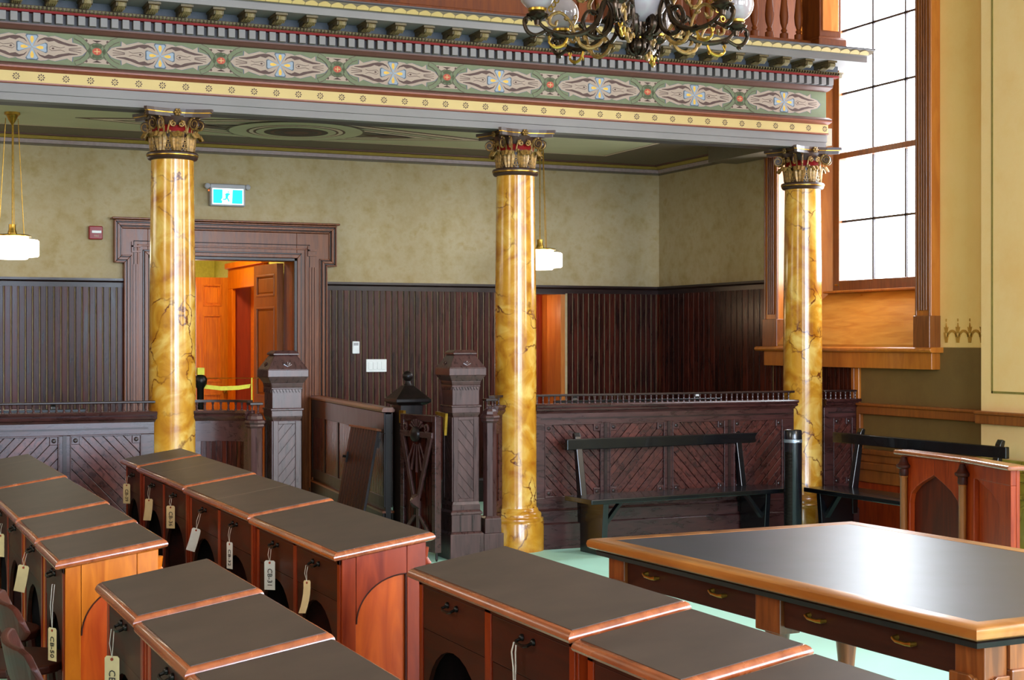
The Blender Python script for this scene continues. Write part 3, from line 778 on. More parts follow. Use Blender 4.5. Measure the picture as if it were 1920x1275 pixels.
# modillions: scroll bracket with leaf
M['gilt_shaded'] = plain('shaded gilding', (84, 68, 38), 0.5, 0.1, noise=0.5, scale=50)  # gilding copy with the dim cornice light put into its colour
mo = MB()
pr = [(-0.225, 3.655), (-0.245, 3.612), (-0.30, 3.612)]
prof = [(AY - 0.095, 3.612), (AY - 0.15, 3.606), (AY - 0.20, 3.622), (AY - 0.235, 3.618), (AY - 0.262, 3.606), (AY - 0.285, 3.612), (AY - 0.292, 3.632), (AY - 0.285, 3.642), (AY - 0.095, 3.642)]
mo.prism(prof, 'x', -0.032, 0.032)
mo.box(-0.04, 0.04, AY - 0.30, AY - 0.095, 3.641, 3.656)
mm_ = mo.build('modillion', 'gilt_shaded', mesh_only=True)
lf = MB()
for k in range(5):
    u = -0.024 + 0.012 * k
    lf.tube([(u, AY - 0.16, 3.604), (u, AY - 0.22, 3.612), (u * 0.9, AY - 0.262, 3.598), (u * 0.7, AY - 0.294, 3.612), (u * 0.6, AY - 0.296, 3.632)], 0.006, 5)
lfm = lf.build('modillion_leaf', 'cream', mesh_only=True)
x = 2.46
while x > -5.95:
    m1 = inst(mm_, 'modillion', ent, (x, 0, 0)); l1 = inst(lfm, 'leaf', m1, (0, 0, 0), world=False); x -= 0.2055
rot_ = MB(); 
# return-side modillion
m1 = inst(mm_, 'modillion', ent, (2.36, 0.08, 0), (0, 0, PI / 2)); m1.location = Vector((2.47, 0.02, 0)) - Vector((0, 0, 3.03)); m1.scale = (1, 0.9, 1)
# scallops on the cyma
sm = MB()
for k in range(99):
    xc = 2.70 - 0.0875 * k
    if xc < -5.9: break
    pts = [(xc - 0.042, 3.706)] + [(xc - 0.042 + 0.084 * i / 6, 3.719 + 0.015 * math.sin(PI * i / 6)) for i in range(7)] + [(xc + 0.042, 3.706)]
    n = len(pts); vs = [(a, AY - 0.368 - (b - 3.712) * 0.9, b) for a, b in pts] + [(a, AY - 0.362 - (b - 3.712) * 0.9, b) for a, b in pts]
    me = MB().add(vs, [tuple(range(n)), tuple(range(2 * n - 1, n - 1, -1))] + [(i, i + n, (i + 1) % n + n, (i + 1) % n) for i in range(n)])
    sm.add(me.v, me.f)
sm.build('scallops', 'yellow', ent)['kind'] = 'stuff'

# daisies on the yellow fascia
dz = MB()
fy = AY - 0.0175
for k in range(8):
    a = 2 * PI * k / 8; c, s = math.cos(a), math.sin(a)
    def R(u, w): return (u * c - w * s, u * s + w * c)
    pts = [R(0.009, 0), R(0.015, 0.0042), R(0.0215, 0.0036), R(0.023, 0), R(0.0215, -0.0036), R(0.015, -0.0042)]
    dz.prism(pts, 'y', fy, fy + 0.002)
dz.prism([(0.004 * math.cos(PI * i / 3), 0.004 * math.sin(PI * i / 3)) for i in range(6)], 'y', fy, fy + 0.002)
dzm = dz.build('painted_daisy', 'f_brown', mesh_only=True)
x = 2.587
while x > -5.95:
    inst(dzm, 'painted_daisy', ent, (x, 0, 3.1745)); x -= 0.1518

# frieze ornament, flat painted print: outlines laid in thin layers
FZ = 3.366
F0 = AY - 0.0005
def layer(k): return F0 - 0.0008 * (k + 1)
def sym(pts): return pts
def build_cartouche():
    out = []
    outline = [(0.0, 0.076), (0.05, 0.083), (0.085, 0.078), (0.10, 0.070), (0.115, 0.076), (0.14, 0.080), (0.18, 0.068), (0.215, 0.058), (0.245, 0.076), (0.247, 0.046), (0.285, 0.038), (0.31, 0.030), (0.338, 0.0)]
    full = outline + [(x, -z) for x, z in reversed(outline[:-1])]
    full += [(-x, -z) for x, z in outline[1:]] + [(-x, z) for x, z in reversed(outline[1:-1])]
    big = [(x * 1.012, z * 1.03 + (0.0)) for x, z in full]
    def strip(mb, top, bot, kk):
        for i in range(len(top) - 1):
            mb.prism([top[i], top[i + 1], bot[i + 1], bot[i]], 'y', layer(kk), layer(kk) + 0.0007)
    def hull(mb, sc, kk):
        o = [(x * sc, z * sc) for x, z in outline]
        for s in (1, -1):
            strip(mb, [(s * x, z) for x, z in o], [(s * x, -z) for x, z in o], kk)
    a = MB(); hull(a, 1.022, 0); out.append((a, 'f_line'))
    a = MB(); hull(a, 1.0, 1); out.append((a, 'f_pale'))
    a = MB()
    up = [(0.032, 0.034), (0.045, 0.052), (0.075, 0.066), (0.11, 0.068), (0.15, 0.060), (0.19, 0.046), (0.23, 0.036), (0.28, 0.030)]
    lo = [(0.032, 0.030), (0.05, 0.046), (0.078, 0.052), (0.10, 0.040), (0.135, 0.048), (0.16, 0.036), (0.19, 0.036), (0.215, 0.018), (0.235, 0.028), (0.28, 0.026)]
    lo8 = [lo[0], lo[1], lo[2], lo[3], lo[4], lo[5], (0.225, 0.022), lo[9]]
    for sx in (1, -1):
        for sz in (1, -1):
            strip(a, [(sx * x, sz * z) for x, z in up], [(sx * x, sz * z) for x, z in lo8], 2)
    out.append((a, 'f_brown'))
    a = MB()   # small pale bells and trident lines
    for sx in (1, -1):
        t = [(0.105, 0.004), (0.12, 0.015), (0.15, 0.010), (0.175, 0.006), (0.20, 0.014)]
        for i in range(len(t) - 1):
            for sz in (1, -1):
                (x0, z0), (x1, z1) = t[i], t[i + 1]
                a.prism([(sx * x0, sz * (z0 + 0.0015)), (sx * x1, sz * (z1 + 0.0015)), (sx * x1, sz * (z1 - 0.0015)), (sx * x0, sz * (z0 - 0.0015))], 'y', layer(3), layer(3) + 0.0007)
        for dz_ in (-0.016, 0, 0.016):
            a.prism([(sx * 0.225, dz_ * 0.3 + 0.0018), (sx * 0.300, dz_ + 0.0018), (sx * 0.305, dz_), (sx * 0.300, dz_ - 0.0018), (sx * 0.225, dz_ * 0.3 - 0.0018)], 'y', layer(3), layer(3) + 0.0007)
        a.prism([(sx * (0.128 + 0.008 * math.cos(q)), 0.006 * math.sin(q)) for q in [PI * i / 4 for i in range(8)]], 'y', layer(3), layer(3) + 0.0007)
    out.append((a, 'f_brown'))
    def petal(L1, w, sc, ang, kk, mb):
        c, s = math.cos(ang), math.sin(ang)
        pts = [(0.004, 0.004), (0.5 * L1, 0.55 * w), (0.86 * L1, w), (0.98 * L1, 0.8 * w), (L1 * 0.94, 0.0), (0.98 * L1, -0.8 * w), (0.86 * L1, -w), (0.5 * L1, -0.55 * w), (0.004, -0.004)]
        pts = [(u * sc * c - v * sc * s, u * sc * s + v * sc * c) for u, v in pts]
        top = pts[:5]; 
        for i in range(4):
            mb.prism([pts[i], pts[i + 1], pts[7 - i], pts[8 - i]], 'y', layer(kk), layer(kk) + 0.0007)
    a = MB(); b2 = MB(); c2 = MB()
    for q in range(4):
        L1 = 0.092 if q % 2 == 0 else 0.078; w = 0.030 if q % 2 == 0 else 0.036
        petal(L1 * 1.05, w * 1.12, 1.0, q * PI / 2, 3, a)
        petal(L1 * 0.98, w * 0.92, 1.0, q * PI / 2, 4, b2)
        c, s = math.cos(q * PI / 2), math.sin(q * PI / 2)
        pts = [(0.022, 0), (0.046, 0.011), (0.066, 0.008), (0.070, 0), (0.066, -0.008), (0.046, -0.011)]
        c2.prism([(u * c - v * s, u * s + v * c) for u, v in pts], 'y', layer(5), layer(5) + 0.0007)
    out += [(a, 'f_line'), (b2, 'f_blue'), (c2, 'f_yellow')]
    return out
def build_knot():
    out = []
    def ribbon(mb, pts, w, kk):
        for i in range(len(pts) - 1):
            (x0, z0), (x1, z1) = pts[i], pts[i + 1]
            dx, dz2 = x1 - x0, z1 - z0; l = math.hypot(dx, dz2); nx, nz = -dz2 / l * w, dx / l * w
            mb.prism([(x0 + nx, z0 + nz), (x1 + nx, z1 + nz), (x1 - nx, z1 - nz), (x0 - nx, z0 - nz)], 'y', layer(kk), layer(kk) + 0.0007)
    a = MB()
    for sz in (1, -1):
        a.prism([(-0.088, sz * 0.078), (0.088, sz * 0.078), (0.07, sz * 0.056), (0.045, sz * 0.046), (-0.045, sz * 0.046), (-0.07, sz * 0.056)], 'y', layer(0), layer(0) + 0.0007)
    out.append((a, 'f_pale'))
    a = MB()
    for sz in (1, -1):
        for sx in (1, -1):
            a.prism([(sx * (0.066 + 0.008 * math.cos(q)), sz * (0.066 + 0.008 * math.sin(q))) for q in [PI * i / 4 for i in range(8)]], 'y', layer(1), layer(1) + 0.0007)
        a.prism([(-0.03, sz * 0.070), (-0.012, sz * 0.062), (0.0, sz * 0.067), (0.012, sz * 0.062), (0.03, sz * 0.070), (0.0, sz * 0.057)], 'y', layer(1), layer(1) + 0.0007)
    out.append((a, 'f_brown'))
    S = [(-0.135, -0.085), (-0.10, -0.07), (-0.07, -0.045), (-0.05, -0.01), (-0.035, 0.02), (-0.015, 0.036), (0.01, 0.04), (0.03, 0.03)]
    a = MB(); b = MB()
    for sx in (1, -1):
        for pts in (S, [(-x, -z) for x, z in S]):
            ribbon(a, [(sx * x, z) for x, z in pts], 0.0165, 2); ribbon(b, [(sx * x, z) for x, z in pts], 0.0130, 3)
    out += [(a, 'f_brown'), (b, 'f_green')]
    a = MB(); a.prism([(0.029 * math.cos(2 * PI * i / 14), 0.023 * math.sin(2 * PI * i / 14)) for i in range(14)], 'y', layer(4), layer(4) + 0.0007); out.append((a, 'f_red'))
    a = MB(); a.prism([(-0.018, -0.0022), (0.018, -0.0022), (0.018, 0.0022), (-0.018, 0.0022)], 'y', layer(5), layer(5) + 0.0007)
    a.prism([(-0.0022, -0.016), (0.0022, -0.016), (0.0022, 0.016), (-0.0022, 0.016)], 'y', layer(6), layer(6) + 0.0007); out.append((a, 'yellow'))
    return out
cart = [(a.build('ornament', m, mesh_only=True), m) for a, m in build_cartouche()]
knot = [(a.build('ornament', m, mesh_only=True), m) for a, m in build_knot()]
def ornament(meshes, name, x):
    r = inst(meshes[0][0], name, ent, (x, 0, FZ))
    for me, m in meshes[1:]:
        inst(me, 'painted_layer', r, (0, 0, 0), world=False)
for k in range(11):
    xc = 2.217 - 0.8007 * k
    ornament(cart, 'painted_cartouche', xc)
    if k > 0: ornament(knot, 'painted_knot', xc + 0.4)

# ------------------------------------------------------------------ upper balustrade
ub = struct_empty('trim_upper_balustrade', (0, 0, 3.75))
MB().box(XW, 2.62, -0.14, 0.0, 3.75, 3.86).build('bottom_rail', 'balustrade', ub, bevel=0.006)
MB().box(XW, 2.62, -0.15, 0.02, 4.55, 4.65).build('top_rail', 'balustrade', ub, bevel=0.006)
MB().box(XW, 0.55, -0.10, -0.04, 3.86, 4.55).build('panel', 'balustrade', ub)
for xx in (-4.2, -2.6, -1.1, 0.45): MB().box(xx, xx + 0.09, -0.125, -0.02, 3.86, 4.55).build('stile', 'balustrade', ub, bevel=0.004)
bal = MB().lathe([(0.034, 0), (0.034, 0.05), (0.018, 0.06), (0.026, 0.075), (0.016, 0.09), (0.030, 0.13), (0.036, 0.19), (0.028, 0.27), (0.016, 0.38), (0.014, 0.42), (0.024, 0.44), (0.014, 0.46), (0.032, 0.60), (0.034, 0.69)], 0, 0, 12)
bal = bal.build('baluster', 'balustrade', smooth=True, mesh_only=True)
for k in range(14):
    inst(bal, 'baluster', ub, (0.64 + 0.135 * k, -0.07, 3.86))
MB().box(XW, 2.62, 0.30, 0.36, 3.75, 4.6).build('seat_front', 'balustrade', ub)
MB().box(2.46, 2.72, -0.25, 0.06, 3.752, 3.86).build('pedestal', 'balustrade', ub, bevel=0.006)
MB().frustum(2.59, -0.095, 3.86, 0.13, 0.155, 3.885, 0.105, 0.125).build('pedestal', 'balustrade', ub)
MB().box(2.49, 2.69, -0.215, 0.025, 3.885, 4.65).build('pedestal_shaft', 'balustrade', ub, bevel=0.004)
MB().box(2.515, 2.665, -0.222, -0.21, 3.93, 4.6).build('pedestal_panel', 'orange', ub, bevel=0.004)

# ------------------------------------------------------------------ columns
def spiral(cx, cz, r0, turns, n, r1=0.2, start=0, sgn=1):
    return [(cx + sgn * (r0 * (1 - (1 - r1) * i / n)) * math.cos(start + turns * 2 * PI * i / n), cz + (r0 * (1 - (1 - r1) * i / n)) * math.sin(start + turns * 2 * PI * i / n)) for i in range(n + 1)]
ZN = 2.715
shaft_mesh = MB().lathe([(0.158, 0.30), (0.153, 0.33), (0.153, 1.0), (0.150, 1.8), (0.143, 2.4), (0.139, ZN)], 0, 0, 40).build('shaft', 'marble', smooth=True, mesh_only=True)
plinth_mesh = MB().lathe([(0.208, 0.0), (0.208, 0.203), (0.204, 0.212)], 0, 0, 40).build('plinth', 'marble', smooth=True, mesh_only=True)
torus_mesh = MB().lathe([(0.204, 0.212), (0.206, 0.222), (0.203, 0.235), (0.192, 0.242), (0.188, 0.252), (0.190, 0.262), (0.184, 0.276), (0.172, 0.284), (0.166, 0.290), (0.164, 0.302), (0.156, 0.31)], 0, 0, 40).build('base_moulding', 'marble', smooth=True, mesh_only=True)
astr_mesh = MB().lathe([(0.139, ZN - 0.012), (0.158, ZN - 0.006), (0.166, ZN + 0.006), (0.160, ZN + 0.016), (0.168, ZN + 0.02), (0.170, ZN + 0.03), (0.163, ZN + 0.038), (0.138, ZN + 0.042)], 0, 0, 36).build('astragal', 'cap_brown', smooth=True, mesh_only=True)
ring_mesh = MB().lathe([(0.163, ZN + 0.012), (0.170, ZN + 0.016), (0.170, ZN + 0.021), (0.163, ZN + 0.024)], 0, 0, 36, cap=False).build('gilt_ring', 'brass', smooth=True, mesh_only=True)
bell_mesh = MB().lathe([(0.130, ZN + 0.04), (0.130, ZN + 0.14), (0.134, ZN + 0.17), (0.128, ZN + 0.17), (0.128, ZN + 0.212), (0.134, ZN + 0.212), (0.165, ZN + 0.27)], 0, 0, 28).build('bell', 'cap_brown', smooth=True, mesh_only=True)
bell2_mesh = MB().lathe([(0.134, ZN + 0.165), (0.130, ZN + 0.215)], 0, 0, 28).build('bell_top', 'cap_red', smooth=True, mesh_only=True)
# acanthus leaf (faces -Y at radius)
def leaf_mb():
    mb = MB(); nz, nw = 9, 7
    vs = []; fs = []
    for i in range(nz):
        t = i / (nz - 1)
        z = ZN + 0.045 + 0.115 * min(t / 0.75, 1.0) + (0.014 * math.sin((t - 0.75) / 0.25 * PI) if t > 0.75 else 0) - (0.026 * ((t - 0.75) / 0.25) ** 2 if t > 0.75 else 0)
        r = 0.137 + 0.012 * t + (0.05 * ((t - 0.6) / 0.4) ** 1.3 if t > 0.6 else 0)
        w = 0.030 + 0.016 * math.sin(t * PI * 0.9) + (0.006 if t > 0.7 else 0) - (0.008 if t > 0.95 else 0)
        for j in range(nw):
            u = (j / (nw - 1)) * 2 - 1
            rr = r + 0.007 * (1 - u * u) + 0.004 * math.cos(u * PI * 3)
            zz = z - (0.008 * abs(math.sin(u * PI * 2.5)) if i >= nz - 2 else 0)
            vs.append((u * w, -rr, zz))
    for i in range(nz - 1):
        for j in range(nw - 1):
            fs.append((i * nw + j, i * nw + j + 1, (i + 1) * nw + j + 1, (i + 1) * nw + j))
    k = len(vs)
    vs += [(x, y + 0.006, z - 0.002) for x, y, z in vs]
    fs += [tuple(k + q for q in reversed(f)) for f in fs]
    b = [j for j in range(nw)] + [i * nw + nw - 1 for i in range(1, nz)] + [(nz - 1) * nw + j for j in range(nw - 2, -1, -1)] + [i * nw for i in range(nz - 2, 0, -1)]
    for i in range(len(b)):
        p, q = b[i], b[(i + 1) % len(b)]; fs.append((p, q, q + k, p + k))
    mb.add(vs, fs)
    mb.tube([(0, -0.140, ZN + 0.045), (0, -0.150, ZN + 0.13), (0, -0.158, ZN + 0.155)], [0.007, 0.005, 0.003], 6)
    return mb
leaf_mesh = leaf_mb().build('acanthus_leaf', 'gold', smooth=True, mesh_only=True)
orn = MB()
for (cx_, cz_, r_) in ((-0.012, 0.075, 0.014), (0.012, 0.075, 0.014), (0.0, 0.105, 0.010), (0.0, 0.055, 0.008), (-0.014, 0.125, 0.009), (0.014, 0.125, 0.009)):
    orn.tube([(cx_ + r_ * math.cos(a), -0.140, ZN + cz_ + r_ * math.sin(a)) for a in [2 * PI * i / 10 for i in range(10)]], 0.0035, 5, closed=True)
orn_mesh = orn.build('leaf_tracery', 'gold', smooth=True, mesh_only=True)
# volutes: built in the plane (diagonal), corner pair and centre helices
def volute(Rm, zc, r0, thick, turns, dirx):
    mb = MB()
    sp = spiral(0, 0, r0, turns, 30, 0.18, PI / 2, dirx)
    mb.tube([(x, 0, z + zc) for x, z in sp], [thick * (1 - 0.5 * i / 30) for i in range(31)], 6)
    return mb
vm = MB()
sp = spiral(0.192, ZN + 0.217, 0.042, 1.9, 30, 0.12, PI / 2, 1)
pts = [(0.130, 0, ZN + 0.165), (0.135, 0, ZN + 0.20), (0.150, 0, ZN + 0.240), (0.172, 0, ZN + 0.256)] + [(x, 0, z) for x, z in sp]
vm.tube(pts, [0.006, 0.008, 0.009, 0.009] + [0.009 * (1 - 0.45 * i / 30) for i in range(31)], 7)
vm.T = None
disc = MB().lathe([(0.036, -0.005), (0.036, 0.005)], 0, 0, 16)
dsm = MB().add([(0.192 + x, z, ZN + 0.217 + y) for x, y, z in disc.v], disc.f).build('volute_web', 'cap_brown', mesh_only=True)
vol_mesh = vm.build('volute', 'gold', smooth=True, mesh_only=True)
hm = MB()
for s in (-1, 1):
    sp = spiral(s * 0.026, ZN + 0.215, 0.021, 1.4, 20, 0.2, PI / 2, -s)
    hm.tube([(s * 0.062, -0.150, ZN + 0.150), (s * 0.058, -0.152, ZN + 0.19), (s * 0.046, -0.155, ZN + 0.232)] + [(x, -0.158, z) for x, z in sp], 0.0055, 6)
    hm.sphere((s * 0.05, -0.156, ZN + 0.165), 0.010, 8, 6)
hel_mesh = hm.build('helix', 'gold', smooth=True, mesh_only=True)
ab = MB()
def abacus(z0, z1, k):
    pts = []
    c = 0.225 * k; e = 0.165 * k; n = 8
    for q in range(4):
        a = q * PI / 2
        side = []
        for i in range(n + 1):
            t = -1 + 2 * i / n
            u = t * c * 0.93; d = e + (c - e) * t * t
            side.append((u, -d))
        for u, d in side: pts.append((u * math.cos(a) - d * math.sin(a), u * math.sin(a) + d * math.cos(a)))
    return pts
ab.prism(abacus(0, 0, 0.93), 'z', ZN + 0.262, ZN + 0.285)
ab.prism(abacus(0, 0, 1.0), 'z', ZN + 0.291, ZN + 0.312)
ab_mesh = ab.build('abacus', 'cap_brown', mesh_only=True)
ab2_mesh = MB().prism(abacus(0, 0, 0.965), 'z', ZN + 0.285, ZN + 0.291).build('abacus_fillet', 'brass', mesh_only=True)
ro = MB()
for k in range(6):
    a = 2 * PI * k / 6
    ro.sphere((0.016 * math.cos(a), -0.172, ZN + 0.290 + 0.016 * math.sin(a)), 0.010, 8, 6)
ro.sphere((0, -0.180, ZN + 0.290), 0.009, 8, 6)
ro_mesh = ro.build('rosette', 'gold', smooth=True, mesh_only=True)
for X_, lab in ((-2.480, 'golden marbled column left of the doorway, with gilded brown capital'),
                (0.0, 'golden marbled column between the bar newel and the long black bench'),
                (2.480, 'golden marbled column in front of the tall window casing')):
    c = thing('marble_column', lab, 'column', (X_, 0, 0), 0, 'marbled columns under the entablature'); c['kind'] = 'thing'
    for me, nm in ((plinth_mesh, 'plinth'), (torus_mesh, 'base_moulding'), (shaft_mesh, 'shaft')):
        inst(me, nm, c, world=False, rot=(0, 0, random.random() * 6) if nm != 'x' else (0, 0, 0))
    cap = inst(bell_mesh, 'capital', c, world=False)
    for me, nm in ((astr_mesh, 'astragal'), (ring_mesh, 'gilt_ring'), (bell2_mesh, 'red_bell'), (ab_mesh, 'abacus'), (ab2_mesh, 'abacus_fillet')):
        inst(me, nm, cap, world=False)
    for k in range(8):
        inst(leaf_mesh, 'acanthus_leaf', cap, world=False, rot=(0, 0, k * PI / 4))
        inst(orn_mesh, 'leaf_tracery', cap, world=False, rot=(0, 0, (k + 0.5) * PI / 4))
    for k in range(4):
        for d in (-0.16, 0.16):
            inst(vol_mesh, 'volute', cap, world=False, rot=(0, 0, PI / 4 + k * PI / 2 + d)); inst(dsm, 'volute_web', cap, world=False, rot=(0, 0, PI / 4 + k * PI / 2 + d))
        inst(hel_mesh, 'helix', cap, world=False, rot=(0, 0, k * PI / 2))
        inst(ro_mesh, 'rosette', cap, world=False, rot=(0, 0, k * PI / 2))

# ------------------------------------------------------------------ bar partitions
spin_mesh = MB().lathe([(0.009, 0), (0.009, 0.008), (0.005, 0.012), (0.0075, 0.022), (0.005, 0.030), (0.0075, 0.040), (0.009, 0.046), (0.009, 0.054)], 0, 0, 8).build('spindle', 'newel', smooth=True, mesh_only=True)
PY0 = -0.06
def partition(name, label, x0, x1, panels, sgn0, rail_x0=None, rail_x1=None):
    t = thing(name, label, 'partition', ((x0 + x1) / 2, PY0, 0))
    rx0 = rail_x0 if rail_x0 is not None else x0; rx1 = rail_x1 if rail_x1 is not None else x1
    fr = MB()
    fr.box(x0, x1, PY0 + 0.02, PY0 + 0.06, 0.0, 0.99)         # core
    fr.build('core', 'bar', t)
    f = MB()
    zt, zb = 0.908, 0.372
    f.box(x0, x1, PY0 - 0.014, PY0 + 0.02, zt, 0.99).box(x0, x1, PY0 - 0.014, PY0 + 0.02, 0.285, zb)
    xs = [x0] + [q for p in panels for q in p] + [x1]
    for i in range(0, len(xs), 2):
        if xs[i + 1] - xs[i] > 0.002: f.box(xs[i], xs[i + 1], PY0 - 0.014, PY0 + 0.02, zb, zt)
    f.build('frame', 'bar', t, bevel=0.003)
    MB().box(x0 + 0.04, x1 - 0.04, PY0 - 0.017, PY0 - 0.012, 0.940, 0.952).build('frieze_line', 'dark_trim', t)
    for i, (a, b) in enumerate(panels):
        q = MB()
        q.box(a, b, PY0 - 0.020, PY0 + 0.0, zt - 0.008, zt + 0.002).box(a, b, PY0 - 0.02, PY0, zb - 0.002, zb + 0.008).box(a - 0.002, a + 0.006, PY0 - 0.02, PY0, zb, zt).box(b - 0.006, b + 0.002, PY0 - 0.02, PY0, zb, zt)
        q.build('panel_bead', 'bar', t, bevel=0.002)
        if i + 1 < len(panels):
            mx = (b + panels[i + 1][0]) / 2
            MB().box(mx - 0.012, mx + 0.012, PY0 - 0.02, PY0 - 0.012, zb - 0.02, zt).build('stile_bead', 'dark_trim', t)
        sg = sgn0 * (1 if i % 2 == 0 else -1)
        for k, p in enumerate(diag_boards(a + 0.005, b - 0.005, zb + 0.006, zt - 0.006, 0.0475, sg, phase=0.01 * i)):
            pr = 0.004 if k % 2 else 0.0
            MB().prism(p, 'y', PY0 + 0.000 - pr, PY0 + 0.019).build('board', 'bar_board', t, bevel=0.0018)
        for (cx_, cz_) in ((a + 0.032, zt - 0.032), (b - 0.032, zt - 0.032), (a + 0.032, zb + 0.032), (b - 0.032, zb + 0.032)):
            cb = MB().box(cx_ - 0.026, cx_ + 0.026, PY0 - 0.014, PY0, cz_ - 0.026, cz_ + 0.026)
            o_ = cb.build('corner_block', 'bar', t, bevel=0.003)
            rb_ = MB().lathe([(0.016, 0), (0.013, 0.005), (0.006, 0.008)], 0, 0, 10)
            rb2 = MB(); rb2.add([(cx_ + a_, PY0 - 0.013 - c_, cz_ + b_) for a_, b_, c_ in rb_.v], rb_.f); rb2.build('boss', 'dark_trim', o_)
    cap = [(-0.06, 0.99), (0.02, 0.985), (0.028, 1.0), (0.04, 1.006), (0.044, 1.018), (0.038, 1.026), (0.048, 1.032), (0.052, 1.044), (0.044, 1.054), (-0.06, 1.056)]
    MB().sweep(cap, [(rx0, PY0, 0, -1), (rx1, PY0, 0, -1)]).build('cap_rail', 'bar', t)
    MB().box(rx0, rx1, PY0 - 0.022, PY0 + 0.022, 1.108, 1.124).build('top_rail', 'dark_trim', t, bevel=0.005)
    n = int((rx1 - rx0) / 0.047)
    for k in range(n):
        inst(spin_mesh, 'spindle', t, (rx0 + 0.025 + k * 0.047, PY0, 1.055))
    MB().sweep([(-0.02, 0.0), (0.05, 0.0), (0.05, 0.18), (0.042, 0.186), (0.03, 0.19), (0.03, 0.275), (0.036, 0.281), (0.014, 0.292), (-0.02, 0.292)], [(x0, PY0, 0, -1), (x1, PY0, 0, -1)]).build('skirting', 'bar', t)
    return t
partition('bar_partition', 'dark bar partition with four diagonal-board panels behind the long black bench', 0.13, 2.352,
          [(0.2, 0.656), (0.731, 1.191), (1.263, 1.719), (1.8, 2.241)], -1, 0.12, 2.372)
partition('bar_partition', 'dark diagonal-board bar partition running left of the leftmost column', -4.9, -2.612,
          [(-4.86, -4.41), (-4.31, -3.80 + 0.02), (-3.70, -3.216), (-3.146, -2.698)], 1, -4.9, -2.60)
partition('bar_partition', 'short dark bar partition between the window-side column and the dado', 2.63, EX - 0.005, [(2.72, 2.90)], 1)

def bay(name, label, pts, nb):
    t = thing(name, label, 'partition', (pts[0][0], pts[0][1], 0))
    # offset normals (towards the hall)
    path = []
    n = len(pts)
    for i, (x, y) in enumerate(pts):
        x0, y0 = pts[max(i - 1, 0)]; x1, y1 = pts[min(i + 1, n - 1)]
        dx, dy = x1 - x0, y1 - y0; l = math.hypot(dx, dy)
        path.append((x, y, dy / l, -dx / l))
    MB().sweep([(-0.03, 0), (0.0, 0), (0.0, 0.99), (-0.03, 0.99)], path).build('core', 'bar', t, smooth=True)
    MB().sweep([(-0.01, 0), (0.04, 0), (0.04, 0.18), (0.025, 0.19), (0.025, 0.28), (0.01, 0.29), (-0.01, 0.29)], path).build('skirting', 'bar', t, smooth=True)
    MB().sweep([(-0.01, 0.29), (0.014, 0.29), (0.014, 0.37), (-0.01, 0.37)], path).build('bottom_rail', 'bar', t, smooth=True)
    MB().sweep([(-0.01, 0.85), (0.014, 0.85), (0.014, 0.99), (-0.01, 0.99)], path).build('frieze_rail', 'bar', t, smooth=True)
    MB().sweep([(-0.04, 0.99), (0.02, 0.985), (0.04, 1.006), (0.044, 1.018), (0.038, 1.026), (0.05, 1.04), (0.044, 1.054), (-0.04, 1.056)], path).build('cap_rail', 'bar', t, smooth=True)
    MB().sweep([(-0.022, 1.108), (0.022, 1.108), (0.022, 1.124), (-0.022, 1.124)], path).build('top_rail', 'dark_trim', t, smooth=True)
    # resample by length
    L_ = [0]
    for i in range(1, n): L_.append(L_[-1] + math.hypot(pts[i][0] - pts[i - 1][0], pts[i][1] - pts[i - 1][1]))
    def at(s):
        for i in range(1, n):
            if s <= L_[i] + 1e-9:
                u = (s - L_[i - 1]) / (L_[i] - L_[i - 1]); a, b = path[i - 1], path[i]
                return tuple(a[k] + (b[k] - a[k]) * u for k in range(4))
        return path[-1]
    tot = L_[-1]; e = 0.05
    w = (tot - 2 * e) / nb
    for k in range(nb):
        a = at(e + k * w + 0.002); b = at(e + (k + 1) * w - 0.002)
        mb = MB(); q = [(a[0] + a[2] * 0.001, a[1] + a[3] * 0.001), (b[0] + b[2] * 0.001, b[1] + b[3] * 0.001), (b[0] + b[2] * 0.008, b[1] + b[3] * 0.008), (a[0] + a[2] * 0.008, a[1] + a[3] * 0.008)]
        mb.prism(q, 'z', 0.37, 0.85); mb.build('board', 'dark', t, bevel=0.0015)
    for s0, s1 in ((0, e), (tot - e, tot)):
        a, b = at(s0), at(s1)
        MB().prism([(a[0], a[1]), (b[0], b[1]), (b[0] + b[2] * 0.014, b[1] + b[3] * 0.014), (a[0] + a[2] * 0.014, a[1] + a[3] * 0.014)], 'z', 0.37, 0.85).build('stile', 'bar', t)
    m = int(tot / 0.047)
    for k in range(m):
        a = at((k + 0.5) * tot / m); inst(spin_mesh, 'spindle', t, (a[0], a[1], 1.055))
    return t
bay('curved_bar_partition', 'curved dark bar section with vertical boards between leftmost column and its newel', [(-2.355, -0.05), (-2.25, -0.06), (-2.16, -0.09), (-2.09, -0.14), (-2.04, -0.21), (-2.02, -0.25)], 9)
bay('curved_bar_partition', 'narrow curved bar section between ball-gate newel post and the middle column', [(-0.275, -0.21), (-0.24, -0.14), (-0.20, -0.10), (-0.145, -0.06)], 4)

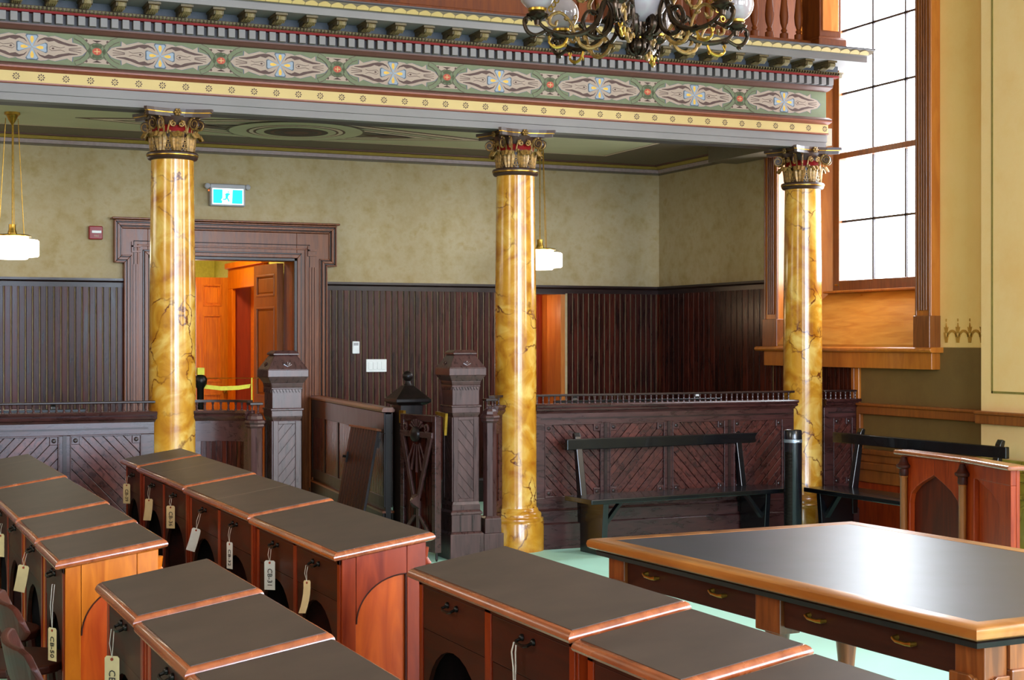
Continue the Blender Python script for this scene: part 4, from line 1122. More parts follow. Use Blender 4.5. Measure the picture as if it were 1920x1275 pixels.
# ---- big newels
def newel(cx, cy, label, sgn):
    t = thing('newel_post', label, 'post', (cx, cy, 0), 0, 'square newel posts of the bar')
    def fr(z0, h0, z1, h1, nm='moulding', mat='newel', bv=0.003):
        return MB().frustum(0, 0, z0, h0, h0, z1, h1, h1).build(nm, mat, t, local=True, bevel=bv)
    fr(0, 0.125, 0.175, 0.125, 'base'); fr(0.175, 0.125, 0.19, 0.11); fr(0.19, 0.11, 0.31, 0.11, 'lower_block')
    for s in (-1, 1):
        MB().box(s * 0.045 - 0.005, s * 0.045 + 0.005, -0.113, -0.1085, 0.195, 0.305).build('groove', 'dark_trim', t, local=True)
    fr(0.31, 0.118, 0.325, 0.118); fr(0.325, 0.118, 0.345, 0.10)
    # shaft with chamfer stops
    fr(0.34, 0.105, 0.375, 0.105, 'shaft_foot'); fr(0.375, 0.105, 0.41, 0.092, 'shaft_foot')
    fr(0.40, 0.092, 1.0, 0.092, 'shaft'); fr(0.985, 0.092, 1.015, 0.105, 'shaft_head'); fr(1.015, 0.105, 1.055, 0.105, 'shaft_head')
    for q in range(4):
        A = q * PI / 2
        T = Matrix.Rotation(A, 4, 'Z')
        f = MB(T)
        f.box(-0.092, -0.058, -0.101, -0.09, 0.40, 0.985).box(0.058, 0.092, -0.101, -0.09, 0.40, 0.985).box(-0.058, 0.058, -0.101, -0.09, 0.40, 0.42).box(-0.058, 0.058, -0.101, -0.09, 0.965, 0.985)
        f.build('face_frame', 'newel', t, local=True, bevel=0.002)
        if q in (0, 3):
            for p in diag_boards(-0.058, 0.058, 0.42, 0.965, 0.049, sgn, ang=50):
                b_ = MB(T); b_.prism(p, 'y', -0.0965, -0.090); b_.build('board', 'newel', t, local=True, bevel=0.0015)
    fr(1.055, 0.112, 1.068, 0.112); fr(1.068, 0.100, 1.20, 0.100, 'neck_block')
    for q in range(4):
        T = Matrix.Rotation(q * PI / 2, 4, 'Z'); d = MB(T)
        for k in range(9):
            u = -0.096 + k * 0.0213
            d.prism([(u, 1.195), (u + 0.0213, 1.195), (u + 0.0107, 1.172)], 'y', -0.108, -0.099)
        d.build('sawtooth_trim', 'newel', t, local=True)
    fr(1.195, 0.106, 1.207, 0.106); fr(1.207, 0.104, 1.235, 0.110, 'cove'); fr(1.235, 0.110, 1.275, 0.135, 'cove')
    fr(1.275, 0.1385, 1.325, 0.1385, 'cap_band', bv=0.004); fr(1.325, 0.136, 1.42, 0.075, 'cap_slope'); fr(1.42, 0.088, 1.432, 0.088, 'cap_top'); fr(1.432, 0.088, 1.45, 0.066, 'cap_top')
    for q in (0, 3):
        T = Matrix.Rotation(q * PI / 2, 4, 'Z') @ Matrix.Translation((0.0, -0.118, 1.352)) @ Matrix.Rotation(math.radians(-33), 4, 'X')
        sh = MB(T)
        for k in range(5):
            a = math.radians(150 - 30 * k)
            sh.tube([(0, 0, -0.01), (0.030 * math.cos(a), -0.002, -0.008 + 0.030 * math.sin(a))], [0.003, 0.007], 6)
        sh.build('shell_ornament', 'newel', t, local=True, smooth=True)
    return t
newel(-1.79, -0.215, 'purplish square newel post with pyramid cap, in front of the doorway', 1)
newel(-0.515, -0.215, 'purplish square newel post with pyramid cap, next to the middle column', -1)
def small_post(cx, cy, label):
    t = thing('half_post', label, 'post', (cx, cy, 0), 0, 'short posts beside the newels')
    MB().frustum(0, 0, 0, 0.075, 0.075, 0.17, 0.075, 0.075).build('base', 'newel', t, local=True, bevel=0.003)
    MB().frustum(0, 0, 0.17, 0.062, 0.062, 0.27, 0.062, 0.062).frustum(0, 0, 0.27, 0.062, 0.062, 0.29, 0.045, 0.045).build('lower_block', 'newel', t, local=True, bevel=0.003)
    MB().lathe([(0.05, 0.28), (0.05, 0.94)], 0, 0, 8).build('shaft', 'newel', t, local=True)
    MB().lathe([(0.052, 0.94), (0.066, 0.955), (0.064, 0.965), (0.074, 0.978), (0.07, 0.99), (0.055, 1.0), (0.052, 1.02), (0.04, 1.035)], 0, 0, 8).build('cap', 'newel', t, local=True)
    for dx in (-0.02, 0.02): inst(spin_mesh, 'spindle', t, (dx, 0, 1.04), world=False)
    MB().box(-0.045, 0.045, -0.04, 0.04, 1.092, 1.11).build('top_rail', 'dark_trim', t, local=True, bevel=0.004)
small_post(-1.992, -0.27, 'short eight-sided post with stepped cap, beside the doorway-side newel')
small_post(-0.312, -0.26, 'short eight-sided post with stepped cap, beside the column-side newel')

# ---- side partition (aisle) : built in local frame, length along +x local
ax0, ay0, ax1, ay1 = -0.593, 3.08, -0.835, 0.40
Ls = math.hypot(ax1 - ax0, ay1 - ay0); rzs = math.atan2(ay1 - ay0, ax1 - ax0)
sp_ = thing('aisle_partition', 'dark low panelled partition along the aisle behind the ball-topped post', 'partition', (ax0, ay0, 0), rzs)
MB().box(0, Ls, -0.02, 0.02, 0, 0.98).build('core', 'black_wood', sp_, local=True)
MB().prism([(-0.045, 0.995), (0.045, 0.995), (0.05, 1.01), (0.035, 1.028), (-0.035, 1.028), (-0.05, 1.01)], 'x', 0, Ls).build('cap_rail', 'casing', sp_, local=True)
for s in (-1, 1):
    a, b = (0.02, 0.034) if s > 0 else (-0.034, -0.02)
    f = MB().box(0, Ls, a, b, 0.84, 0.99).box(0, Ls, a, b, 0.30, 0.38).box(0, Ls, a * 1.25, b * 1.25, 0.0, 0.26)
    npan = 5; pw = Ls / npan
    for k in range(npan + 1):
        f.box(max(0, k * pw - 0.035), min(Ls, k * pw + 0.035), a, b, 0.38, 0.84)
    f.build('frame', 'black_wood', sp_, local=True, bevel=0.003)
    MB().box(0, Ls, *(sorted((s * 0.02, s * 0.045))), 0.26, 0.275).box(0, Ls, *(sorted((s * 0.02, s * 0.042))), 0.13, 0.14).build('skirting_bead', 'casing', sp_, local=True)
    if s < 0:
        bdm = MB().box(0, 0.045, -0.027, -0.02, 0.38, 0.84).build('board', 'dark', mesh_only=True)
        for k in range(npan):
            nb = int((pw - 0.07) / 0.049)
            for j in range(nb): inst(bdm, 'board', sp_, (k * pw + 0.037 + j * 0.049, 0, 0), world=False)
# ball newel
bn = thing('ball_newel_post', 'black post with pyramid cap topped by a round ball', 'post', (-0.70, 0.36, 0))
MB().box(-0.085, 0.085, -0.085, 0.085, 0, 1.05).build('shaft', 'black_wood', bn, local=True, bevel=0.004)
MB().box(-0.105, 0.105, -0.105, 0.105, 0, 0.2).build('base', 'black_wood', bn, local=True, bevel=0.005)
MB().frustum(0, 0, 1.05, 0.10, 0.10, 1.07, 0.135, 0.135).frustum(0, 0, 1.07, 0.135, 0.135, 1.095, 0.135, 0.135).frustum(0, 0, 1.095, 0.13, 0.13, 1.19, 0.035, 0.035).build('cap', 'black_wood', bn, local=True, bevel=0.004)
MB().lathe([(0.034, 1.185), (0.026, 1.20), (0.022, 1.21), (0.02, 1.222)], 0, 0, 16).sphere((0, 0, 1.256), 0.040, 20, 12).build('ball_finial', 'black_wood', bn, local=True, smooth=True)

# ---- ornate gate leaf, open, parallel to the aisle (local x along world +Y)
gt = thing('gate_leaf', 'ornate dark gate leaf with carved fan and V brace, standing open before the ball-topped post', 'gate', (-0.715, -0.36, 0), PI / 2 + math.radians(11))
GW = 0.47
gf = MB()
gf.box(0, 0.045, 0.0, 0.05, 0.06, 1.0).box(GW - 0.045, GW, 0.0, 0.05, 0.06, 1.0).box(0.045, GW - 0.045, 0, 0.05, 0.06, 0.16).box(0.045, GW - 0.045, 0, 0.05, 0.955, 1.0)
gf.build('frame', 'bar', gt, local=True, bevel=0.004)
for k in range(11):
    w = (GW - 0.09) / 11
    MB().box(0.045 + k * w + 0.003, 0.045 + (k + 1) * w - 0.003, 0.018, 0.032, 0.16, 0.955).build('board', 'dark', gt, local=True)
MB().box(0.02, GW - 0.02, 0.05, 0.066, 0.845, 0.885).build('cross_rail', 'newel', gt, local=True, bevel=0.003)
cxg = GW / 2
for s in (-1, 1):
    MB().prism([(cxg + s * 0.015, 0.42), (cxg + s * 0.045, 0.42), (cxg + s * 0.215, 0.86), (cxg + s * 0.165, 0.86)], 'y', 0.05, 0.068).build('v_brace', 'newel', gt, local=True, bevel=0.003)
    MB().prism([(cxg + s * 0.015, 0.30), (cxg + s * 0.045, 0.30), (cxg + s * 0.21, 0.16), (cxg + s * 0.16, 0.16)], 'y', 0.045, 0.058).build('foot_brace', 'newel', gt, local=True, bevel=0.003)
    MB().tube([(cxg + s * (0.02 + 0.1), 0.062, 0.90)] + [(cxg + s * (0.135 + r * math.cos(a)), 0.062, 0.915 + r * math.sin(a)) for r, a in [(0.035 * (1 - i / 14), -PI / 2 + i * 0.55) for i in range(13)]], 0.008, 6).build('scroll', 'newel', gt, local=True, smooth=True)
for k in range(7):
    a = math.radians(30 + 20 * k)
    MB().tube([(cxg + 0.03 * math.cos(a), 0.055, 0.885 + 0.03 * math.sin(a)), (cxg + 0.095 * math.cos(a), 0.055, 0.885 + 0.085 * math.sin(a))], [0.004, 0.012], 6).build('fan_petal', 'newel', gt, local=True, smooth=True)
for k in range(5):
    a = math.radians(-130 + 20 * k)
    MB().tube([(cxg + 0.06 * math.cos(a), 0.055, 0.85 + 0.06 * math.sin(a)), (cxg + 0.25 * math.cos(a) * 0.8, 0.055, 0.85 + 0.25 * math.sin(a))], [0.005, 0.011], 6).build('ray', 'newel', gt, local=True, smooth=True)
dsk = MB().lathe([(0.055, 0), (0.05, 0.02), (0.03, 0.032), (0.006, 0.036)], 0, 0, 20)
MB().add([(cxg + a, 0.062 + c, 0.865 + b) for a, b, c in dsk.v], dsk.f).build('boss', 'black_wood', gt, local=True, smooth=True)
kn = MB(Matrix.Translation((cxg, 0.06, 0.40)) @ Matrix.Rotation(-PI / 2, 4, 'X'))
kn.frustum(0, 0, 0.0, 0.05, 0.05, 0.05, 0.004, 0.004); kn.build('pyramid_knob', 'newel', gt, local=True)
MB().box(cxg - 0.02, cxg + 0.02, 0.03, 0.05, 0.16, 0.40).build('centre_stile', 'newel', gt, local=True, bevel=0.003)
MB().lathe([(0.006, 0), (0.009, 0.015), (0.006, 0.06)], 0.022, 0.025, 8).build('drop_bolt', 'iron', gt, local=True)
MB().prism([(-0.09, 0.99), (-0.075, 0.99), (-0.07, 0.93), (-0.082, 0.87), (-0.085, 0.87), (-0.10, 1.02), (0.03, 1.03), (0.03, 1.012)], 'y', 0.01, 0.03).build('brass_latch', 'brass', gt, local=True)
MB().box(GW - 0.01, GW + 0.05, 0.01, 0.03, 1.0, 1.02).box(GW + 0.03, GW + 0.05, 0.01, 0.03, 0.93, 1.0).build('brass_latch', 'brass', gt, local=True)

# ---- leaning slatted panel
ln = thing('slatted_panel', 'loose dark slatted panel leaning on the aisle partition', 'panel', (-1.06, 0.45, 0), 0)
tilt = math.atan2(0.16, 0.87)
T = Matrix.Rotation(tilt, 4, 'Y')
for k in range(10):
    MB(T).box(0, 0.02, 0.004 + k * 0.064, 0.060 + k * 0.064, 0, 0.87).build('slat', 'black_wood', ln, local=True, bevel=0.002)
MB(T).box(0.018, 0.035, 0.0, 0.64, 0.05, 0.12).box(0.018, 0.035, 0.0, 0.64, 0.75, 0.82).build('batten', 'black_wood', ln, local=True)
MB(T).box(-0.012, 0.03, -0.004, 0.65, 0.87, 0.888).build('top_trim', 'casing', ln, local=True, bevel=0.003)
MB(T).box(-0.01, 0.0, 0.585, 0.62, 0.60, 0.68).tube([(-0.01, 0.60, 0.64), (-0.035, 0.60, 0.64)], 0.01, 8).build('latch', 'iron', ln, local=True)

# ------------------------------------------------------------------ benches
def bench(label, loc, rz, L_, hseat, hback, r0=-0.04, r1=0.0):
    t = thing('wooden_bench', label, 'bench', loc, rz, 'black benches')
    MB().box(0, L_, 0.0, 0.36, hseat - 0.035, hseat).build('seat', 'bench', t, local=True, bevel=0.006)
    # local y: 0 front ... 0.36 back
    MB().box(r0, L_ + r1, 0.385, 0.42, hback - 0.095, hback - 0.015).build('back_rail', 'bench', t, local=True, bevel=0.006)
    for x in (0.12, L_ - 0.25):
        MB().prism([(0.06, 0.0), (0.34, 0.0), (0.35, hseat - 0.035), (0.03, hseat - 0.035)], 'x', x, x + 0.045).build('leg', 'bench', t, local=True, bevel=0.004)
        MB().prism([(0.33, hseat - 0.2), (0.375, hseat - 0.2), (0.385, hseat), (0.425, hback - 0.09), (0.45, hback + 0.02), (0.425, hback + 0.03), (0.405, hback + 0.0), (0.385, hback - 0.09), (0.325, hseat)], 'x', x, x + 0.05).build('post', 'bench', t, local=True, bevel=0.004)
        d = 1 if x < L_ / 2 else -1
        xs0 = x + 0.045 if d > 0 else x
        MB().prism([(xs0, hseat - 0.18), (xs0, hseat - 0.22), (xs0 + d * 0.16, hseat - 0.035), (xs0 + d * 0.13, hseat - 0.035)], 'y', 0.08, 0.12).build('brace', 'bench', t, local=True)
    return t
bench('long black wooden bench in front of the diagonal-board bar panels', (0.30, -0.63, 0), math.radians(6), 1.82, 0.405, 0.82, 0.04, 0.12)
bench('black wooden bench against the wall under the tall window', (2.20, -0.42, 0), -PI / 2 + math.radians(1.5), 1.86, 0.405, 0.82, -0.155, -0.13)

bench('black gallery bench behind the bar, its back glimpsed through the right spindles', (0.75, 0.45, 0), 0, 1.5, 0.45, 1.055)
bench('black gallery bench behind the bar, its back glimpsed through the leftmost spindles', (-4.6, 0.45, 0), 0, 1.7, 0.45, 1.055)

# ------------------------------------------------------------------ tower fan
tf = thing('tower_fan', 'slim black tower fan with silver band beside the long black bench', 'fan', (2.01, -0.56, 0))
MB().lathe([(0.13, 0), (0.13, 0.012), (0.11, 0.022), (0.05, 0.03)], 0, 0, 28).build('base', 'black_plastic', tf, local=True, smooth=True)
MB().lathe([(0.05, 0.025), (0.066, 0.05), (0.068, 0.75), (0.068, 0.762)], 0, 0, 28).build('body', 'black_plastic', tf, local=True, smooth=True)
MB().lathe([(0.070, 0.758), (0.070, 0.782)], 0, 0, 28).build('silver_band', 'silver', tf, local=True, smooth=True)
MB().lathe([(0.068, 0.78), (0.068, 0.84), (0.062, 0.850), (0.056, 0.846), (0.0001, 0.843)], 0, 0, 28).build('head', 'black_plastic', tf, local=True, smooth=True)
rec = MB()
for i in range(6):
    a0, a1 = math.radians(-178 + 52 * i / 6), math.radians(-178 + 52 * (i + 1) / 6)
    rec.prism([(0.068 * math.cos(a0), 0.068 * math.sin(a0)), (0.068 * math.cos(a1), 0.068 * math.sin(a1)), (0.0695 * math.cos(a1), 0.0695 * math.sin(a1)), (0.0695 * math.cos(a0), 0.0695 * math.sin(a0))], 'z', 0.09, 0.69)
rec.build('outlet', 'iron', tf, local=True)
gr = MB()
for k in range(24):
    z = 0.10 + k * 0.025
    gr.tube([(0.071 * math.cos(a), 0.071 * math.sin(a), z) for a in [math.radians(-178 + 52 * i / 6) for i in range(7)]], 0.0015, 4)
gr.build('grille', 'iron', tf, local=True)

def text_mesh(s, size, depth=0.0004):
    cu = bpy.data.curves.new('txt', 'FONT'); cu.body = s; cu.size = size; cu.extrude = depth; cu.align_x = 'CENTER'; cu.align_y = 'CENTER'
    cu.resolution_u = 2
    o = bpy.data.objects.new('txt', cu); COL.objects.link(o)
    dg = bpy.context.evaluated_depsgraph_get(); dg.update()
    me = bpy.data.meshes.new_from_object(o.evaluated_get(dg))
    me.materials.clear()
    bpy.data.objects.remove(o); bpy.data.curves.remove(cu)
    return me
MB(Matrix.Rotation(math.radians(-100), 4, 'Z')).box(0.0695, 0.0712, -0.022, 0.022, 0.766, 0.774).build('name_plate', 'white', tf, local=True)

# ------------------------------------------------------------------ pendant lamps
def pendant(x, y, label):
    t = thing('pendant_lamp', label, 'lamp', (x, y, CZ - 0.03), 0, 'opal glass pendant lamps of the gallery')
    zt = 0.0
    MB().lathe([(0.058, 0.03), (0.058, 0.004), (0.045, -0.002), (0.030, -0.035), (0.014, -0.06), (0.006, -0.075)], 0, 0, 20).build('canopy', 'brass', t, local=True, smooth=True)
    zb = 2.30 - (CZ - 0.03)
    MB().tube([(0, 0, -0.06), (0, 0, zb + 0.08)], 0.005, 6).build('rod', 'brass', t, local=True)
    for k in range(3):
        a = 2 * PI * k / 3 + 0.55
        MB().tube([(0.052 * math.cos(a), 0.052 * math.sin(a), -0.02), (0.105 * math.cos(a), 0.105 * math.sin(a), zb + 0.015)], 0.0032, 5).build('chain_rod', 'brass', t, local=True)
    MB().lathe([(0.026, zb + 0.09), (0.026, zb + 0.05), (0.034, zb + 0.03), (0.034, zb + 0.015)], 0, 0, 14).build('socket', 'brass', t, local=True, smooth=True)
    MB().lathe([(0.03, zb + 0.018), (0.12, zb + 0.012), (0.138, zb + 0.004), (0.138, zb - 0.002), (0.11, zb - 0.002)], 0, 0, 28).build('brass_collar', 'brass', t, local=True, smooth=True)
    z = zb
    sh = MB().lathe([(0.118, z - 0.002), (0.118, z - 0.018), (0.184, z - 0.026), (0.195, z - 0.036), (0.195, z - 0.142), (0.186, z - 0.152), (0.120, z - 0.158), (0.108, z - 0.172), (0.0001, z - 0.176)], 0, 0, 32)
    sh.build('opal_shade', 'glow', t, local=True, smooth=True)
    return t
pendant(-3.30, 1.9, 'glowing opal pendant lamp left of the fire alarm')
pendant(1.07, 1.9, 'glowing opal pendant lamp half hidden behind the middle column')

# ------------------------------------------------------------------ wall fittings
ex = thing('exit_sign', 'teal and white running-person exit sign above the doorway', 'sign', (-1.37, BY - 0.04, 2.79))
MB().box(-0.155, 0.155, -0.03, 0.04, -0.098, 0.095).build('housing', 'grey_plastic', ex, local=True, bevel=0.008)
MB().box(-0.138, 0.138, -0.033, -0.029, -0.083, 0.055).build('panel_white', 'sign_white', ex, local=True)
MB().prism([(-0.130, -0.075), (-0.055, -0.075), (-0.05, -0.055), (-0.062, -0.045), (-0.05, -0.03), (-0.048, 0.045), (-0.130, 0.045)], 'y', -0.0345, -0.032).build('panel_teal', 'sign_teal', ex, local=True)
MB().prism([(0.035, -0.075), (0.128, -0.075), (0.128, 0.045), (0.042, 0.045)], 'y', -0.0345, -0.032).build('panel_teal', 'sign_teal', ex, local=True)
rp = MB()
def seg(x0, z0, x1, z1, w):
    w *= 1.5
    dx, dz2 = x1 - x0, z1 - z0; l = math.hypot(dx, dz2); nx, nz = -dz2 / l * w, dx / l * w
    rp.prism([(x0 + nx, z0 + nz), (x1 + nx, z1 + nz), (x1 - nx, z1 - nz), (x0 - nx, z0 - nz)], 'y', -0.0345, -0.032)
seg(0.0, 0.012, -0.014, -0.02, 0.008); seg(-0.014, -0.02, -0.020, -0.040, 0.004); seg(-0.020, -0.040, -0.045, -0.040, 0.0035)
seg(-0.010, -0.02, 0.010, -0.058, 0.0038); seg(0.0, 0.014, 0.018, 0.002, 0.003); seg(-0.004, 0.014, -0.026, 0.0, 0.003)
rp.prism([(0.004 + 0.006 * math.cos(a), 0.026 + 0.006 * math.sin(a)) for a in [PI * i / 4 for i in range(8)]], 'y', -0.0345, -0.032)
rp.build('running_figure', 'sign_teal', ex, local=True)
for s in (-1, 1):
    k_ = MB().lathe([(0.024, 0), (0.024, 0.03), (0.015, 0.036)], 0, 0, 14)
    MB().add([(s * 0.178 + a, 0.0 - c, 0.074 + b) for a, b, c in k_.v], k_.f).build('lamp_head', 'grey_plastic', ex, local=True, smooth=True)
MB().sphere((-0.166, -0.02, 0.035), 0.007, 8, 6).build('indicator', 'led', ex, local=True)
fa = thing('fire_alarm', 'small square red fire alarm on the plaster left of the door', 'alarm', (-2.495, BY, 2.43))
MB().box(-0.057, 0.057, -0.05, 0.0, -0.057, 0.057).build('housing', 'red_plastic', fa, local=True, bevel=0.008)
MB().box(-0.035, 0.045, -0.056, -0.049, -0.004, 0.018).build('strobe', 'white', fa, local=True, bevel=0.003)
tm = text_mesh('FIRE', 0.022); tm.materials.append(M['stencil_pale'])
o = inst(tm, 'lettering', fa, (0.004, -0.051, -0.028), (PI / 2, 0, 0), world=False)
th_ = thing('thermostat', 'small white thermostat on the dark boards', 'thermostat', (-0.186, BY - 0.016, 1.452))
MB().box(-0.034, 0.034, -0.022, 0.0, -0.056, 0.056).build('housing', 'white', th_, local=True, bevel=0.006)
MB().box(-0.022, 0.022, -0.024, -0.021, 0.018, 0.042).build('display', 'grey_plastic', th_, local=True)
sw = thing('switch_plate', 'white four-gang switch plate on the dark boards', 'switch', (0.013, BY - 0.016, 1.286))
MB().box(-0.098, 0.098, -0.010, 0.0, -0.058, 0.058).build('plate', 'white', sw, local=True, bevel=0.003)
for k in range(4):
    MB().box(-0.076 + k * 0.041, -0.046 + k * 0.041, -0.014, -0.009, -0.034, 0.034).build('rocker', 'white', sw, local=True, bevel=0.002)

# stanchion, tape inside the doorway
stn = thing('stanchion_post', 'dark rounded stanchion post with yellow tape band just inside the doorway', 'stanchion', (-1.63, 3.05, 0))
MB().lathe([(0.15, 0), (0.15, 0.02), (0.03, 0.05), (0.03, 1.10), (0.055, 1.14), (0.06, 1.18), (0.045, 1.21), (0.02, 1.22)], 0, 0, 20).build('post', 'iron', stn, local=True, smooth=True)
MB().box(-0.03, 0.03, -0.03, 0.03, 1.22, 1.28).build('tape_band', 'tape', stn, local=True)
setp(MB().prism([(-1.60, 1.135), (-1.45, 1.118), (-1.30, 1.122), (-1.19, 1.135), (-1.20, 1.10), (-1.30, 1.085), (-1.45, 1.082), (-1.60, 1.10)], 'y', 3.04, 3.042).build('barrier_tape', 'tape'), 'yellow barrier tape stretched across the main doorway', 'tape')
setp(MB().tube([(-1.60, 3.05, 1.19), (-1.0, 3.04, 1.185), (-0.77, 3.04, 1.18)], 0.003, 5).build('barrier_rope', 'brass'), 'thin taut rope stretched across the doorway above yellow tape', 'rope')
setp(MB().box(-1.185, -1.175, 3.038, 3.046, 0.55, 1.19).build('tape_strip', 'tape'), 'thin yellow tape strip hanging down from the doorway cord', 'tape')
hk = thing('brass_hook', 'slim pale brass hook rod hanging by the casing beside the newel', 'hook', (-1.665, -0.20, 0.42))
MB().tube([(0, 0, 0.22), (0, 0, 0.02), (0.006, 0, 0.0), (0.02, 0, -0.006), (0.03, 0, 0.006), (0.026, 0, 0.02), (0.012, 0, 0.022)], 0.005, 6).build('rod', 'brass', hk, local=True)

# ------------------------------------------------------------------ lectern
lc = thing('witness_stand', 'red cherry witness stand with pointed arch panel and slim corner columns', 'stand', (1.0, -3.7, 0))
A_, B_, C_ = (1.045, -3.11), (0.99, -3.70), (0.855, -4.19)
def face_frame(p, q):
    dx, dy = q[0] - p[0], q[1] - p[1]; l = math.hypot(dx, dy)
    return Matrix.Translation((p[0], p[1], 0)) @ Matrix.Rotation(math.atan2(dy, dx), 4, 'Z'), l
T1, l1 = face_frame(A_, B_); T2, l2 = face_frame(B_, C_)
def lpart(T, poly=None, y0=0, y1=0.02, name='panel', mat='lectern', box=None, bevel=0.003):
    mb = MB(T)
    if box: mb.box(*box)
    else: mb.prism(poly, 'y', y0, y1)
    return mb.build(name, mat, lc, bevel=bevel)
# local y>0 is to the left of travel direction (-Y) i.e. +X (inside); outside is y<0
lpart(T1, box=(0, l1, 0.03, 0.05, 0, 0.87), name='back_panel', mat='lectern_dark')
ar = [(0.09, 0.0), (0.09, 0.60), (0.11, 0.66)] + [(0.11 + (l1 / 2 - 0.11) * i / 6, 0.66 + 0.11 * (i / 6) ** 0.8) for i in range(1, 7)]
left = [(0, 0), (0.06, 0), (0.06, 0.60), (0.075, 0.655), (0.13, 0.70), (0.20, 0.735), (l1 / 2, 0.775), (l1 / 2, 0.87), (0, 0.87)]
lpart(T1, left, -0.005, 0.03, 'arch_frame'); lpart(T1, [(l1 - x, z) for x, z in left][::-1], -0.005, 0.03, 'arch_frame')
for xx in (0.03, l1 - 0.0):
    mb = MB(T1); mb.lathe([(0.026, 0.0), (0.026, 0.04), (0.02, 0.05), (0.02, 0.74), (0.024, 0.745), (0.02, 0.752)], xx, -0.025, 14); mb.build('corner_column', 'red_oak', lc, smooth=True)
    mb = MB(T1); mb.lathe([(0.02, 0.75), (0.026, 0.76), (0.024, 0.79), (0.04, 0.80), (0.042, 0.812), (0.03, 0.82), (0.022, 0.835), (0.014, 0.86)], xx, -0.025, 14); mb.build('column_capital', 'desk_dark', lc, smooth=True)
lpart(T2, box=(0, l2, 0.03, 0.05, 0, 0.87), name='back_panel', mat='lectern')
lpart(T2, [(0, 0), (0.09, 0), (0.09, 0.78), (0.14, 0.775), (0.26, 0.735), (0.37, 0.67), (0.41, 0.60), (0.42, 0.0), (l2, 0), (l2, 0.87), (0, 0.87)][:2] + [(0.09, 0.79), (l2, 0.79), (l2, 0.87), (0, 0.87)], 0.0, 0.03, 'frame')
arcs = [(0.12, 0.785), (0.20, 0.77), (0.30, 0.725), (0.38, 0.66), (0.405, 0.58), (0.405, 0.0)]
for i in range(len(arcs) - 1):
    (x0, z0), (x1, z1) = arcs[i], arcs[i + 1]
    mb = MB(T2); mb.tube([(x0, 0.028, z0), (x1, 0.028, z1)], 0.008, 6); mb.build('arch_bead', 'black_wood', lc)
lpart(T2, [(0.43, 0), (l2, 0), (l2, 0.79), (0.12, 0.79), (0.30, 0.735), (0.395, 0.67), (0.43, 0.58)], 0.0, 0.03, 'frame')
lpart(T1, box=(-0.05, l1 + 0.01, -0.045, 0.075, 0.87, 0.893), name='top_rim', mat='desk_edge', bevel=0.008)
lpart(T2, box=(0.0, l2 + 0.05, -0.04, 0.075, 0.87, 0.893), name='top_rim', mat='desk_edge', bevel=0.008)
MB().box(1.045, 1.17, -3.13, -3.10, 0, 0.87).build('side_panel', 'lectern', lc)

# ------------------------------------------------------------------ large table
TRZ = math.radians(3.2)
tb = thing('library_table', 'large oak table with worn black leather top and drawers', 'table', (-1.965, -5.10, 0), TRZ)
# local x: 0..TW (toward east), local y: -TL..0 (toward camera)
TW, TL, TZ = 1.25, 2.02, 0.78
def ring(x0, x1, y0, y1, prof, name, mat):
    """profile (outward, z) swept round the rectangle"""
    n = len(prof); vs = []; fs = []
    for (cx_, cy_, sx, sy) in ((x0, y0, -1, -1), (x1, y0, 1, -1), (x1, y1, 1, 1), (x0, y1, -1, 1)):
        for o, z in prof: vs.append((cx_ + sx * o, cy_ + sy * o, z))
    for i in range(4):
        j = (i + 1) % 4
        for k in range(n - 1): fs.append((i * n + k, j * n + k, j * n + k + 1, i * n + k + 1))
    mb = MB(); mb.add(vs, fs); return mb.build(name, mat, tb, local=True, smooth=True)
ring(0, TW, -TL, 0, [(-0.10, TZ - 0.036), (-0.012, TZ - 0.036), (-0.003, TZ - 0.030), (0.0, TZ - 0.018), (-0.003, TZ - 0.006), (-0.012, TZ), (-0.075, TZ), (-0.078, TZ - 0.003), (-0.10, TZ - 0.003)], 'top_border', 'table_edge')
MB().box(0.075, TW - 0.075, -TL + 0.075, -0.075, TZ - 0.03, TZ - 0.001).build('leather_inset', 'table_top', tb, local=True)
ring(0, TW, -TL, 0, [(-0.12, TZ - 0.060), (-0.03, TZ - 0.060), (-0.026, TZ - 0.045), (-0.035, TZ - 0.036), (-0.10, TZ - 0.036)], 'under_moulding', 'black_wood')
s0 = 0.07
AZ0, AZ1 = TZ - 0.160, TZ - 0.055
legs_y = [-0.10, -TL / 2 - 0.02, -TL + 0.10]
for lx in (s0 + 0.04, TW - s0 - 0.04):
    for i, ly in enumerate(legs_y):
        hw = 0.065 if i == 1 else 0.055
        MB().box(lx - 0.04, lx + 0.04, ly - hw, ly + hw, AZ0 - 0.02, AZ1).build('leg_block', 'table_body', tb, local=True, bevel=0.004)
        if i != 1:
            MB().box(lx - 0.04, lx + 0.04, ly - hw, ly + hw, AZ0 - 0.09, AZ0 - 0.02).build('leg_block', 'table_body', tb, local=True, bevel=0.004)
            MB().lathe([(0.035, AZ0 - 0.09), (0.044, AZ0 - 0.08), (0.036, AZ0 - 0.10), (0.048, AZ0 - 0.14), (0.050, AZ0 - 0.22), (0.036, AZ0 - 0.36), (0.028, AZ0 - 0.45), (0.036, AZ0 - 0.47), (0.026, AZ0 - 0.50), (0.024, 0.0)][::-1], lx, ly, 18).build('leg', 'table_body', tb, local=True, smooth=True)
        else:
            MB().lathe([(0.024, 0.0), (0.026, 0.12), (0.036, 0.15), (0.028, 0.17), (0.044, 0.35), (0.036, AZ0 - 0.05), (0.04, AZ0 - 0.02)], lx, ly, 18).build('leg', 'table_body', tb, local=True, smooth=True)
